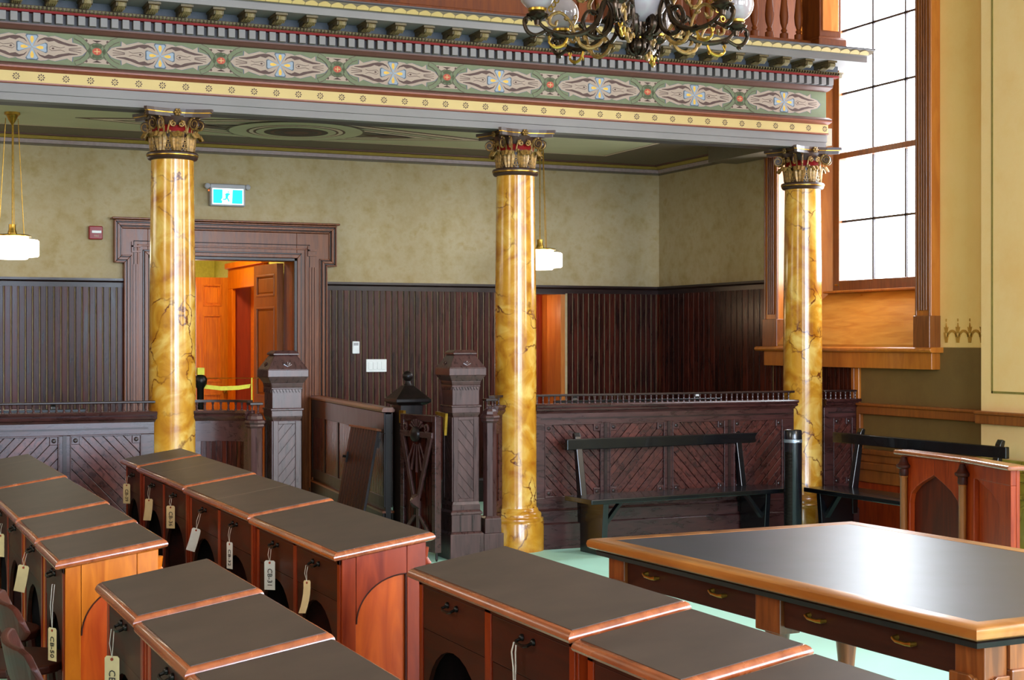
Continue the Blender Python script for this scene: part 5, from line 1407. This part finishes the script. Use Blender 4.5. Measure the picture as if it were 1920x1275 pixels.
# aprons / drawers on west side (x = s0) and east
for xa, sd in ((s0 + 0.012, -1), (TW - s0 - 0.012, 1)):
    for (y0, y1) in ((-0.155, legs_y[1] + 0.065), (legs_y[1] - 0.065, -TL + 0.155)):
        ya, yb = min(y0, y1) + 0.006, max(y0, y1) - 0.006
        d = MB().box(min(xa, xa - sd * 0.02), max(xa, xa - sd * 0.02), ya, yb, AZ0 + 0.004, AZ1).build('drawer', 'drawer', tb, local=True, bevel=0.003)
        for f in (0.22, 0.74):
            yh = yb + (ya - yb) * f; xh = xa + (-0.0 if sd < 0 else 0.0)
            zz = AZ0 + 0.058
            h = MB().tube([(xa - 0.001 if sd < 0 else xa + 0.001, yh + 0.038, zz + 0.006), (xa + sd * 0.018, yh + 0.036, zz + 0.006), (xa + sd * 0.022, yh + 0.02, zz), (xa + sd * 0.02, yh - 0.02, zz - 0.002), (xa + sd * 0.018, yh - 0.036, zz), (xa, yh - 0.038, zz)], [0.009, 0.006, 0.005, 0.006, 0.008, 0.006], 8)
            h.build('handle', 'brass', tb, local=True, smooth=True)
for ya, yb in ((-0.055, -0.045), (-TL + 0.045, -TL + 0.055)):
    MB().box(s0 + 0.08, TW - s0 - 0.08, ya - 0.01, yb + 0.01, AZ0 + 0.035, AZ1).build('end_apron', 'table_body', tb, local=True)
    MB().box(s0 + 0.08, TW - s0 - 0.08, ya - 0.018, yb + 0.018, AZ0 - 0.005, AZ0 + 0.035).build('apron_bead', 'table_body', tb, local=True, bevel=0.006)
# carved bracket ends on the corner blocks
pb = [(0, -0.022), (0.075, -0.022), (0.088, -0.012), (0.092, -0.018), (0.105, 0.0), (0.092, 0.018), (0.088, 0.012), (0.075, 0.022), (0, 0.022)]
for ly, sy in ((-TL + 0.155, -1), (-0.155, 1)):
    mb = MB(); mb.prism([(ly + sy * (u - 0.01), AZ0 + 0.002 + w * 0.75) for u, w in pb], 'x', s0 - 0.012, s0 + 0.002); mb.build('carved_bracket', 'table_body', tb, local=True, bevel=0.003)
for lx, sx in ((s0 + 0.08, -1), (TW - s0 - 0.08, 1)):
    mb = MB(); mb.prism([(lx + sx * (u - 0.02) * 0.8, AZ0 + 0.002 + w * 0.75) for u, w in pb], 'y', -TL + 0.035, -TL + 0.047); mb.build('carved_bracket', 'table_body', tb, local=True, bevel=0.003)

# ------------------------------------------------------------------ desks
ZF, ZB = 0.800, 0.857
def desk(label, xf, xb, y_far, y_near, n, mat='desk', seam=False, dz=0.0, end_near=False, drawers=True, edge='desk_edge'):
    t = thing('writing_desk', label, 'desk', ((xf + xb) / 2, (y_far + y_near) / 2, 0), 0, 'sloping leather-topped desks set in rows')
    g = 0.006
    yn, yf = y_near + g, y_far - g
    zf, zb = ZF + dz, ZB + dz
    sl = (zb - zf) / (xb - xf)
    def zt(x): return zf + sl * (x - xf)
    # top slab with rounded edge (rings along plan outline following the slope)
    prof = [(-0.03, -0.030), (-0.010, -0.030), (-0.003, -0.026), (0.0, -0.019), (-0.002, -0.012), (-0.006, -0.006), (-0.012, -0.0015), (-0.019, 0.0), (-0.03, 0.0)]
    n_ = len(prof); vs = []; fs = []
    for (cx_, cy_, sx, sy) in ((xf, yn, -1, -1), (xb, yn, 1, -1), (xb, yf, 1, 1), (xf, yf, -1, 1)):
        for o, z in prof:
            X_ = cx_ + sx * o; vs.append((X_, cy_ + sy * o, zt(X_) + z))
    for i in range(4):
        j = (i + 1) % 4
        for k in range(n_ - 1): fs.append((i * n_ + k, j * n_ + k, j * n_ + k + 1, i * n_ + k + 1))
    fs.append((n_ - 1, 2 * n_ - 1, 3 * n_ - 1, 4 * n_ - 1)); fs.append((3 * n_, 2 * n_, n_, 0))
    MB().add(vs, fs).build('top', edge, t, smooth=True)
    ins = 0.017
    spans = [(yn + ins, yf - ins)]
    if seam:
        ym = seam if isinstance(seam, float) else (yn + yf) / 2
        spans = [(yn + ins, ym - 0.003), (ym + 0.003, yf - ins)]
        MB().add([(xf + ins, ym - 0.003, zt(xf + ins) + 0.0012), (xb - ins, ym - 0.003, zt(xb - ins) + 0.0012), (xb - ins, ym + 0.003, zt(xb - ins) + 0.0012), (xf + ins, ym + 0.003, zt(xf + ins) + 0.0012)], [(0, 1, 2, 3)]).build('seam_strip', 'f_pale', t)
    for a, b in spans:
        x0, x1 = xf + ins, xb - ins
        MB().add([(x0, a, zt(x0) - 0.001), (x1, a, zt(x1) - 0.001), (x1, b, zt(x1) - 0.001), (x0, b, zt(x0) - 0.001),
                  (x0, a, zt(x0) + 0.0012), (x1, a, zt(x1) + 0.0012), (x1, b, zt(x1) + 0.0012), (x0, b, zt(x0) + 0.0012)],
                 [(0, 3, 2, 1), (4, 5, 6, 7), (0, 1, 5, 4), (1, 2, 6, 5), (2, 3, 7, 6), (3, 0, 4, 7)]).build('leather', 'leather', t)
    # under moulding
    ux0, ux1, uy0, uy1 = xf + 0.016, xb - 0.016, yn + 0.016, yf - 0.016
    # end panels
    ex0, ex1 = xf + 0.035, xb - 0.03
    for (ye, s) in ((yn + 0.03, 1), (yf - 0.03, -1)):
        ya, yb = (ye, ye + 0.022) if s > 0 else (ye - 0.022, ye)
        p = MB(); p.prism([(ex0, 0), (ex1, 0), (ex1, zt(ex1) - 0.031), (ex0, zt(ex0) - 0.031)], 'y', ya, yb)
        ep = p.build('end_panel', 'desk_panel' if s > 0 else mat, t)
        if s > 0:
            fr_ = MB(); y0, y1 = ye - 0.012, ye
            fr_.prism([(ex0, 0), (ex0 + 0.05, 0), (ex0 + 0.05, zt(ex0 + 0.05) - 0.031), (ex0, zt(ex0) - 0.031)], 'y', y0, y1)
            fr_.prism([(ex1 - 0.07, 0), (ex1, 0), (ex1, zt(ex1) - 0.031), (ex1 - 0.07, zt(ex1 - 0.07) - 0.031)], 'y', y0, y1)
            fr_.build('panel_stile', mat, t, bevel=0.002)
            # arched spandrel
            xa, xbb = ex0 + 0.052, ex1 - 0.072
            q = arc(xbb, zf - 0.25, xbb - xa, 0.165, PI, PI / 2, 12)
            pts = [(xa, zt(xa) - 0.031)] + [(xa, q[0][1])] + q[1:] + [(xbb, zt(xbb) - 0.031)]
            ytop = [(a_, zt(a_) - 0.031) for a_, _ in q]
            sp2 = MB()
            for i in range(len(q) - 1):
                sp2.prism([q[i], q[i + 1], ytop[i + 1], ytop[i]], 'y', y0, y1)
            sp2.build('arched_spandrel', mat, t)
            bd = MB(); bd.tube([(a_, y0 - 0.0, b_) for a_, b_ in q], 0.0028, 6); bd.build('arch_bead', 'desk_dark', t)
            MB().box(xbb - 0.004, xbb + 0.0, y0 - 0.001, y1, 0.0, zf - 0.085).build('arch_bead', 'desk_dark', t)
    # back panel and modesty
    MB().prism([(ex1 - 0.02, 0.05), (ex1, 0.05), (ex1, zt(ex1) - 0.031), (ex1 - 0.02, zt(ex1 - 0.02) - 0.031)], 'y', yn + 0.03, yf - 0.03).build('back_panel', mat, t)
    MB().box(ex0 + 0.022, ex1 - 0.021, yn + 0.053, yn + 0.056, 0.02, zf - 0.176).box(ex0 + 0.022, ex1 - 0.021, yf - 0.056, yf - 0.053, 0.02, zf - 0.176).box(ex1 - 0.026, ex1 - 0.021, yn + 0.056, yf - 0.056, 0.05, zf - 0.176).build('kneehole_shade', 'black_wood', t)  # black liner sheets stand in for the shade inside the kneeholes
    # turned half spindles at back corners
    for yy in (yn + 0.05, yf - 0.05):
        MB().lathe([(0.014, 0.02), (0.014, 0.5), (0.022, 0.54), (0.012, 0.58), (0.016, 0.62), (0.012, 0.66), (0.026, 0.68), (0.012, 0.70), (0.012, 0.715), (0.028, 0.735), (0.014, 0.755), (0.018, 0.79)], ex1 + 0.004, yy, 12).build('half_spindle', mat, t, smooth=True)
    # sitter side: stiles, drawers and arched aprons
    w = (yf - yn - 0.06) / n
    stl = MB()
    for k in range(n + 1):
        yc = yn + 0.03 + k * w
        a, b = yc - 0.022, yc + 0.022
        if k == 0: a, b = yc, yc + 0.03
        if k == n: a, b = yc - 0.03, yc
        MB().box(xf + 0.03, xf + 0.055, a, b, 0.0, zf - 0.03).build('stile', 'desk', t, bevel=0.002)
        if 0 < k < n:
            MB().box(xf + 0.055, ex1 - 0.02, yc - 0.012, yc + 0.012, 0.0, zf - 0.03).build('divider', 'desk_dark', t)
    MB().box(xf + 0.030, xf + 0.045, yn + 0.03, yf - 0.03, zf - 0.045, zf - 0.029).build('top_rail', 'desk_dark', t)
    hs = []
    for k in range(n):
        a = yn + 0.03 + k * w + (0.03 if k == 0 else 0.022) + 0.004; b = yn + 0.03 + (k + 1) * w - (0.03 if k == n - 1 else 0.022) - 0.004
        dr = MB().box(xf + 0.032, xf + 0.05, a, b, zf - 0.175, zf - 0.047).build('drawer', 'desk_dark', t, bevel=0.002)
        MB().box(xf + 0.05, ex1 - 0.04, a, b, zf - 0.17, zf - 0.165).build('drawer_bottom', 'desk_dark', t)
        # arched apron below the drawer
        q = arc((a + b) / 2, zf - 0.42, (b - a) / 2 - 0.02, 0.21, PI, 0, 14)
        ap = MB()
        for i in range(len(q) - 1):
            ap.prism([q[i], q[i + 1], (q[i + 1][0], zf - 0.177), (q[i][0], zf - 0.177)], 'x', xf + 0.034, xf + 0.048)
        ap.box(xf + 0.034, xf + 0.048, a, q[0][0], zf - 0.55, zf - 0.177).box(xf + 0.034, xf + 0.048, q[-1][0], b, zf - 0.55, zf - 0.177)
        ap.build('arched_apron', 'desk_dark', t)
        yc = (a + b) / 2; zz = zf - 0.085
        h = MB().tube([(xf + 0.033, yc - 0.035, zz + 0.012), (xf + 0.012, yc - 0.036, zz + 0.004), (xf + 0.008, yc - 0.02, zz), (xf + 0.008, yc + 0.02, zz), (xf + 0.012, yc + 0.036, zz + 0.004), (xf + 0.033, yc + 0.035, zz + 0.012)], 0.0045, 6)
        h.sphere((xf + 0.030, yc - 0.036, zz + 0.012), 0.010, 8, 6).sphere((xf + 0.030, yc + 0.036, zz + 0.012), 0.010, 8, 6)
        hd = h.build('handle', 'iron', dr, smooth=True)
        hs.append((xf + 0.006, yc, zz - 0.004))
    return hs
A0, A1 = -2.972, -2.600
H = {}
H['a1'] = desk('small single desk at the far end of the middle row, nearest the left column', A0, A1, -0.90, -1.45, 1, dz=0.012)
H['a2'] = desk('double desk second from the far end of the middle row, seam across its leather', A0, A1, -1.45, -2.70, 2, seam=-1.96, dz=0.005)
H['a3'] = desk('double desk third from the far end of the middle row, seam across its leather', A0, A1, -2.70, -4.00, 2, seam=-3.34, dz=-0.002)
H['a4'] = desk('double desk with red arched end panel at the near end of the middle row', A0, A1, -4.00, -5.20, 2, dz=-0.009)
B0, B1 = -3.873, -3.505
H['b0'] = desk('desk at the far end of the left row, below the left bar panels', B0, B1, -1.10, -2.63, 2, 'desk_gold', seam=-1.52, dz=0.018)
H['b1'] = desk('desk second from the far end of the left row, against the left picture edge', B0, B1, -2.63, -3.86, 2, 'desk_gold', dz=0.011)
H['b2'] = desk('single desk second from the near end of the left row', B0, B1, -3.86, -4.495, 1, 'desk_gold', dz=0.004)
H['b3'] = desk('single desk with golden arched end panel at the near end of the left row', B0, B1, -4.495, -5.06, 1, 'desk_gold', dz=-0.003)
C0, C1 = -3.833, -3.490
H['c1'] = desk('front row desk at lower left, farthest of the three cut by the bottom edge', C0, C1, -5.62, -6.26, 1, dz=0.008)
H['c2'] = desk('front row desk at lower left, middle of the three', C0, C1, -6.26, -6.895, 1, dz=0.0)
H['c3'] = desk('front row desk at lower left, nearest of the three', C0, C1, -6.895, -7.55, 1, dz=-0.008)
D0, D1 = -2.900, -2.556
H['d1'] = desk('front row double desk in lower middle, its whole brown leather top in view', D0, D1, -5.72, -6.89, 2, dz=0.008)
H['d2'] = desk('front row desk in lower middle next after the double desk, corner beside the big table', D0, D1, -6.89, -7.42, 1, dz=-0.006)
H['d3'] = desk('front row desk nearest the bottom edge beside the big table', D0, D1, -7.42, -8.1, 1, dz=-0.02)

# ------------------------------------------------------------------ paper tags
def paper_tag(h, dy, drop, w, hgt, mat, label, text=None, lean=0.0, curl=0.0, twist=0.0):
    x, y, z = h[0] - 0.004, h[1] + dy, h[2]
    t = thing('paper_tag', label, 'tag', (x, y, z), 0, 'paper tags tied to desk handles')
    T = Matrix.Rotation(twist, 4, 'Z') @ Matrix.Rotation(lean, 4, 'X')
    mb = MB(T); n = 6; vs = []; fs = []
    zt = -drop
    cols = [(-w / 2 + 0.006, w / 2 - 0.006)] + [(-w / 2, w / 2)] * n
    zs = [zt] + [zt - 0.006 - (hgt - 0.006) * i / (n - 1) for i in range(n)]
    for (a, b), zz in zip(cols, zs):
        s = (zt - zz) / hgt
        off = -0.0 - curl * s * s
        for yy in (a, b):
            vs.append((off, -yy, zz))
    m = len(vs)
    vs += [(v[0] + 0.0012, v[1], v[2]) for v in vs]
    for i in range(n):
        fs.append((2 * i, 2 * i + 1, 2 * i + 3, 2 * i + 2)); fs.append((m + 2 * i, m + 2 * i + 2, m + 2 * i + 3, m + 2 * i + 1))
        fs.append((2 * i, 2 * i + 2, m + 2 * i + 2, m + 2 * i)); fs.append((2 * i + 1, m + 2 * i + 1, m + 2 * i + 3, 2 * i + 3))
    fs.append((0, m, m + 1, 1)); fs.append((2 * n, 2 * n + 1, m + 2 * n + 1, m + 2 * n))
    mb.add(vs, fs); card = mb.build('card', mat, t, local=True)
    MB(T).tube([(0, 0.0, -drop - 0.006), (-0.003, 0.006, -drop * 0.5), (0.002, 0.003, 0.004), (0.008, -0.002, 0.002), (-0.002, -0.005, -drop * 0.45), (0, 0.0, -drop - 0.006)], 0.0011, 5).build('string', 'string', t, local=True)
    e_ = MB(T @ Matrix.Translation((-0.0012, 0, -drop - 0.009)) @ Matrix.Rotation(PI / 2, 4, 'Y'))
    e_.lathe([(0.0045, -0.0006), (0.0045, 0.001)], 0, 0, 10); e_.build('eyelet', 'ring', t, local=True)
    if text:
        tm = text_mesh(text, w * 0.62); tm.materials.append(M['ink'])
        # read top to bottom, facing -X
        R = T @ Matrix.Translation((-0.0012 - curl * 0.2, 0, -drop - hgt * 0.56)) @ Matrix(((0, 0, -1, 0), (0, 1, 0, 0), (1, 0, 0, 0), (0, 0, 0, 1))) @ Matrix.Rotation(0, 4, 'Z')
        R = T @ Matrix.Translation((-0.0018 - curl * 0.33, 0, -drop - hgt * 0.58)) @ Matrix(((0, 0, -1, 0), (0, -1, 0, 0), (-1, 0, 0, 0), (0, 0, 0, 1))).to_4x4()
        tm.transform(R)
        o = bpy.data.objects.new('handwriting', tm); COL.objects.link(o); o.parent = t
    return t
def mid(p, y): return (p[0], y, p[2])
a = H['a1'][0]
paper_tag(mid(a, -1.12), 0, 0.04, 0.045, 0.115, 'tag', 'manila tag marked CB-39 on the farthest desk of the middle row', 'CB-39', 0, 0, 0.9)
hA2 = sorted(H['a2'], key=lambda p: -p[1]); hA3 = sorted(H['a3'], key=lambda p: -p[1]); hA4 = sorted(H['a4'], key=lambda p: -p[1])
paper_tag(hA2[0], -0.03, 0.055, 0.048, 0.115, 'tag', 'blank manila tag, bent at one side, second from the far end of the middle row', None, 0, 0.02, 0.8)
paper_tag(hA2[1], -0.035, 0.035, 0.047, 0.115, 'tag', 'manila tag marked CB-36, third from the far end of the middle row', 'CB-36', 0, 0, 0.9)
paper_tag(hA3[0], -0.03, 0.07, 0.045, 0.105, 'tag_white', 'bluish-white tag hanging crooked, fourth from the far end of the middle row', None, 0.22, 0.02, 0.9)
paper_tag(hA3[1], -0.02, 0.06, 0.045, 0.115, 'tag_white', 'narrow turned white tag marked CB-32, fifth from the far end of the middle row', 'CB-32', 0, 0.0, 0.35)
paper_tag(hA4[0], -0.02, 0.045, 0.045, 0.115, 'tag_white', 'broad white tag with faint pencil writing, second from the near end of the middle row', 'CB-31', 0, 0, 0.9)
paper_tag(hA4[1], 0.03, 0.05, 0.045, 0.115, 'tag', 'curled yellowish tag seen edge-on at the near end of the middle row', None, -0.12, 0.03, 0.3)
paper_tag(mid(H['b1'][0], -3.25), 0, 0.04, 0.045, 0.10, 'tag', 'manila tag cut by the left picture edge', None, 0, 0, 0.6)
paper_tag(mid(H['b2'][0], -4.19), 0, 0.045, 0.047, 0.10, 'tag', 'blank creased manila tag on the second nearest desk of the left row', None, 0.15, 0.01, 0.9)
paper_tag(mid(H['b3'][0], -4.97), 0, 0.14, 0.045, 0.11, 'tag', 'tag on a very long string at the near end of the left row', 'CB-50', 0, 0, 0.5)
paper_tag(H['c1'][0], 0.02, 0.07, 0.045, 0.115, 'tag', 'large legible tag marked CB-3 at the bottom of the picture', 'CB-3', 0, 0, 0.9)
st = thing('string_loop', 'white looped string tied to a handle of the lower middle desk', 'string', (H['d1'][0][0], H['d1'][0][1] + 0.03, H['d1'][0][2]))
MB().tube([(0, 0.004, 0.006), (-0.004, 0.010, -0.02), (-0.002, 0.004, -0.06), (0, 0.0, -0.20), (0.002, -0.003, -0.06), (0.0, -0.006, -0.02), (0.004, -0.002, 0.004)], 0.0022, 6).build('loop', 'string', st, local=True, smooth=True)

# ------------------------------------------------------------------ chairs at left edge
def chair(loc, rz, label):
    t = thing('wooden_chair', label, 'chair', loc, rz, 'brown wooden chairs drawn up to the left desks')
    # faces +x ; back at x = -0.2
    st_ = [(0.20 * math.cos(a), 0.20 * math.sin(a)) for a in [2 * PI * i / 24 for i in range(24)]]
    st_ = [(x if x < 0 else x * 0.9, y) for x, y in st_]
    MB().prism(st_, 'z', 0.415, 0.445).build('seat', 'desk_dark', t, local=True, bevel=0.008)
    for sx in (-1, 1):
        for sy in (-1, 1):
            MB().tube([(sx * 0.13, sy * 0.13, 0.42), (sx * 0.17, sy * 0.17, 0.0)], [0.018, 0.013], 8).build('leg', 'desk_dark', t, local=True, smooth=True)
    cr = MB(); vs = []; fs = []; n = 14
    for i in range(n + 1):
        u = i / n * 2 - 1
        y = 0.205 * u; x = -0.20 - 0.045 * (1 - u * u)
        hh = 0.80 - 0.04 * max(0, (abs(u) - 0.75) / 0.25) ** 2
        lo = 0.70 + 0.03 * max(0, (abs(u) - 0.75) / 0.25) ** 2
        for (dx, z) in ((0, lo), (0.018, lo), (0.018, hh), (0, hh)): vs.append((x + dx - (0.02 if z > 0.75 else 0), y, z))
    for i in range(n):
        for k in range(4):
            k2 = (k + 1) % 4; fs.append((4 * i + k, 4 * (i + 1) + k, 4 * (i + 1) + k2, 4 * i + k2))
    fs.append((0, 1, 2, 3)); fs.append((4 * n + 3, 4 * n + 2, 4 * n + 1, 4 * n))
    cr.add(vs, fs).build('crest_rail', 'desk_dark', t, local=True, bevel=0.006)
    for k in range(5):
        y = -0.15 + 0.075 * k
        MB().tube([(-0.15 - 0.02 * (1 - (y / 0.2) ** 2), y * 0.8, 0.44), (-0.21 - 0.035 * (1 - (y / 0.2) ** 2), y, 0.71)], 0.008, 6).build('back_spindle', 'desk_dark', t, local=True)
chair((-3.86, -5.72, 0), 0, 'chair back at left edge, farther of the two above the corner')
chair((-3.90, -6.36, 0), 0, 'chair back at left edge, nearer one in the bottom corner')
chair((-3.97, -4.80, 0), 0, 'chair tucked under the nearest desk of the left row')
chair((-4.0, -4.22, 0), 0, 'chair tucked under the second nearest desk of the left row')

# ------------------------------------------------------------------ chandelier
CHX, CHY, CHZ = -1.20, -4.09, 2.79
ch = thing('chandelier', 'ornate bronze and gilt chandelier with opal globes hanging over the table', 'chandelier', (CHX, CHY, CHZ))
V = lambda r, a, z: (r * math.cos(a), r * math.sin(a), z)
def catmull(pts, k=5):
    pts = [Vector(p) for p in pts]; out = []
    for i in range(len(pts) - 1):
        p0, p1, p2, p3 = pts[max(i - 1, 0)], pts[i], pts[i + 1], pts[min(i + 2, len(pts) - 1)]
        for j in range(k):
            t = j / k
            out.append(0.5 * ((2 * p1) + (p2 - p0) * t + (2 * p0 - 5 * p1 + 4 * p2 - p3) * t * t + (3 * p1 - p0 - 3 * p2 + p3) * t ** 3))
    return out + [pts[-1]]
def taper(r, n, a=0.5, b=0.35): return [r * (a + (1 - a) * math.sin(PI * min(1, 0.15 + 0.85 * i / (n - 1)))) if i < n * 0.6 else r * (b + (1 - b) * math.sin(PI * min(1, 0.15 + 0.85 * i / (n - 1)))) for i in range(n)]
def scroll_mesh(rz, r, name, mat, lobes=0, lob_r=0.010):
    """a scroll in the radial plane (x = radius, z = height) with leaf lobes along its outside"""
    c = catmull([(a, 0, b) for a, b in rz], 5); n = len(c)
    r *= 0.85; mb = MB(); mb.tube(c, taper(r, n), 8)
    for k in range(lobes):
        i = int((k + 0.7) * (n - 2) / lobes); p = c[i]; t = (c[min(i + 1, n - 1)] - c[max(i - 1, 0)]).normalized()
        for s in (-1, 1):
            o = Vector((-t.z, s * 0.9, t.x)).normalized() * (1 if k % 2 else -1)
            o.y = abs(o.y) * s
            mb.tube([p, p + o * lob_r * 1.3 + t * lob_r, p + o * lob_r * 2.0 + t * lob_r * 2.3, p + o * lob_r * 1.5 + t * lob_r * 3.2], [lob_r * 0.7, lob_r * 0.8, lob_r * 0.6, lob_r * 0.2], 6)
    return mb.build(name, mat, smooth=True, mesh_only=True)
MB().lathe([(0.004, 0.0), (0.013, 0.006), (0.016, 0.014), (0.014, 0.02), (0.028, 0.028), (0.040, 0.048), (0.042, 0.066), (0.032, 0.084), (0.022, 0.092), (0.026, 0.10), (0.034, 0.115), (0.04, 0.165)], 0, 0, 20).build('finial', 'bronze', ch, local=True, smooth=True)
MB().lathe([(0.022, 0.084), (0.032, 0.092), (0.032, 0.098), (0.022, 0.104)], 0, 0, 20).build('finial_ring', 'brass', ch, local=True, smooth=True)
fl = scroll_mesh([(0.014, 0.02), (0.036, 0.03), (0.048, 0.055), (0.044, 0.08), (0.026, 0.09)], 0.010, 'finial_leaf', 'bronze', 2, 0.005)
cl = scroll_mesh([(0.02, 0.10), (0.045, 0.10), (0.078, 0.115), (0.098, 0.145), (0.092, 0.175), (0.070, 0.178), (0.062, 0.158), (0.076, 0.148)], 0.019, 'curled_leaf', 'bronze', 3, 0.009)
for k in range(7):
    a = k * 2 * PI / 7 + 0.3
    inst(fl, 'finial_leaf', ch, world=False, rot=(0, 0, a)); inst(cl, 'curled_leaf', ch, world=False, rot=(0, 0, a + 0.2))
MB().lathe([(0.02, 0.160), (0.05, 0.165), (0.085, 0.182), (0.112, 0.207), (0.128, 0.235), (0.135, 0.262)], 0, 0, 40).build('opal_bowl', 'opal', ch, local=True, smooth=True)
MB().lathe([(0.132, 0.258), (0.146, 0.262), (0.150, 0.272), (0.142, 0.282), (0.132, 0.284)], 0, 0, 40).build('bowl_rim', 'bronze', ch, local=True, smooth=True)
MB().lathe([(0.10, 0.28), (0.045, 0.30), (0.045, 0.34), (0.03, 0.42), (0.05, 0.50), (0.02, 0.56), (0.012, 1.2), (0.012, 7.0 - CHZ)], 0, 0, 16).build('stem', 'bronze', ch, local=True, smooth=True)
arm_m = scroll_mesh([(0.05, 0.38), (0.11, 0.34), (0.165, 0.24), (0.20, 0.15), (0.26, 0.105), (0.33, 0.09), (0.40, 0.10), (0.45, 0.125), (0.478, 0.165)], 0.017, 'arm', 'bronze', 6, 0.010)
s1 = scroll_mesh([(0.150, 0.26), (0.125, 0.20), (0.135, 0.13), (0.18, 0.09), (0.235, 0.10), (0.262, 0.15), (0.24, 0.20), (0.20, 0.20), (0.19, 0.17), (0.21, 0.155)], 0.013, 'scroll', 'bronze', 5, 0.009)
s2 = scroll_mesh([(0.20, 0.13), (0.17, 0.09), (0.19, 0.055), (0.235, 0.04), (0.275, 0.055), (0.285, 0.09), (0.262, 0.10), (0.25, 0.082)], 0.011, 'scroll', 'gold', 4, 0.008)
s3 = scroll_mesh([(0.43, 0.11), (0.48, 0.085), (0.52, 0.10), (0.535, 0.145), (0.515, 0.165), (0.50, 0.145)], 0.011, 'leaf_spray', 'bronze', 3, 0.008)
s4 = scroll_mesh([(0.30, 0.10), (0.32, 0.15), (0.365, 0.19), (0.41, 0.175), (0.415, 0.14), (0.39, 0.13), (0.38, 0.15)], 0.009, 'leaf_spray', 'gold', 3, 0.007)
s5 = scroll_mesh([(0.16, 0.25), (0.20, 0.31), (0.26, 0.33), (0.30, 0.29), (0.28, 0.25), (0.25, 0.26), (0.25, 0.285)], 0.013, 'scroll', 'gold', 4, 0.009)
s6 = scroll_mesh([(0.33, 0.095), (0.35, 0.05), (0.39, 0.035), (0.42, 0.055), (0.41, 0.08)], 0.009, 'leaf_spray', 'brass', 3, 0.006)
cup_m = MB().lathe([(0.012, 0.13), (0.016, 0.15), (0.030, 0.158), (0.048, 0.168), (0.052, 0.176), (0.038, 0.18), (0.036, 0.188)], 0.475, 0, 20).build('cup', 'bronze', smooth=True, mesh_only=True)
rg_m = MB().lathe([(0.034, 0.186), (0.042, 0.192), (0.042, 0.202), (0.034, 0.208)], 0.475, 0, 20).build('gallery_ring', 'brass', smooth=True, mesh_only=True)
gl_m = MB().sphere((0.475, 0, 0.275), 0.082, 32, 20).build('opal_globe', 'opal', smooth=True, mesh_only=True)
ck_m = MB()
for (rr, zz) in ((0.385, 0.245), (0.40, 0.225), (0.412, 0.204)):
    ck_m.tube([(rr + 0.010 * math.cos(t), 0, zz + 0.012 * math.sin(t)) for t in [2 * PI * i / 10 for i in range(10)]], 0.003, 5, closed=True)
ck_m = ck_m.build('chain', 'brass', smooth=True, mesh_only=True)
base_ang = math.radians(-23.7)
for k in range(6):
    a = math.radians(66.3 + 45 - 60 * k)
    ar_ = inst(arm_m, 'arm', ch, world=False, rot=(0, 0, a))
    for me, nm in ((s1, 'scroll'), (s2, 'scroll'), (s5, 'scroll'), (s3, 'leaf_spray'), (s4, 'leaf_spray'), (s6, 'leaf_spray'), (cup_m, 'cup'), (rg_m, 'gallery_ring'), (gl_m, 'opal_globe'), (ck_m, 'chain')):
        inst(me, nm, ar_, world=False)
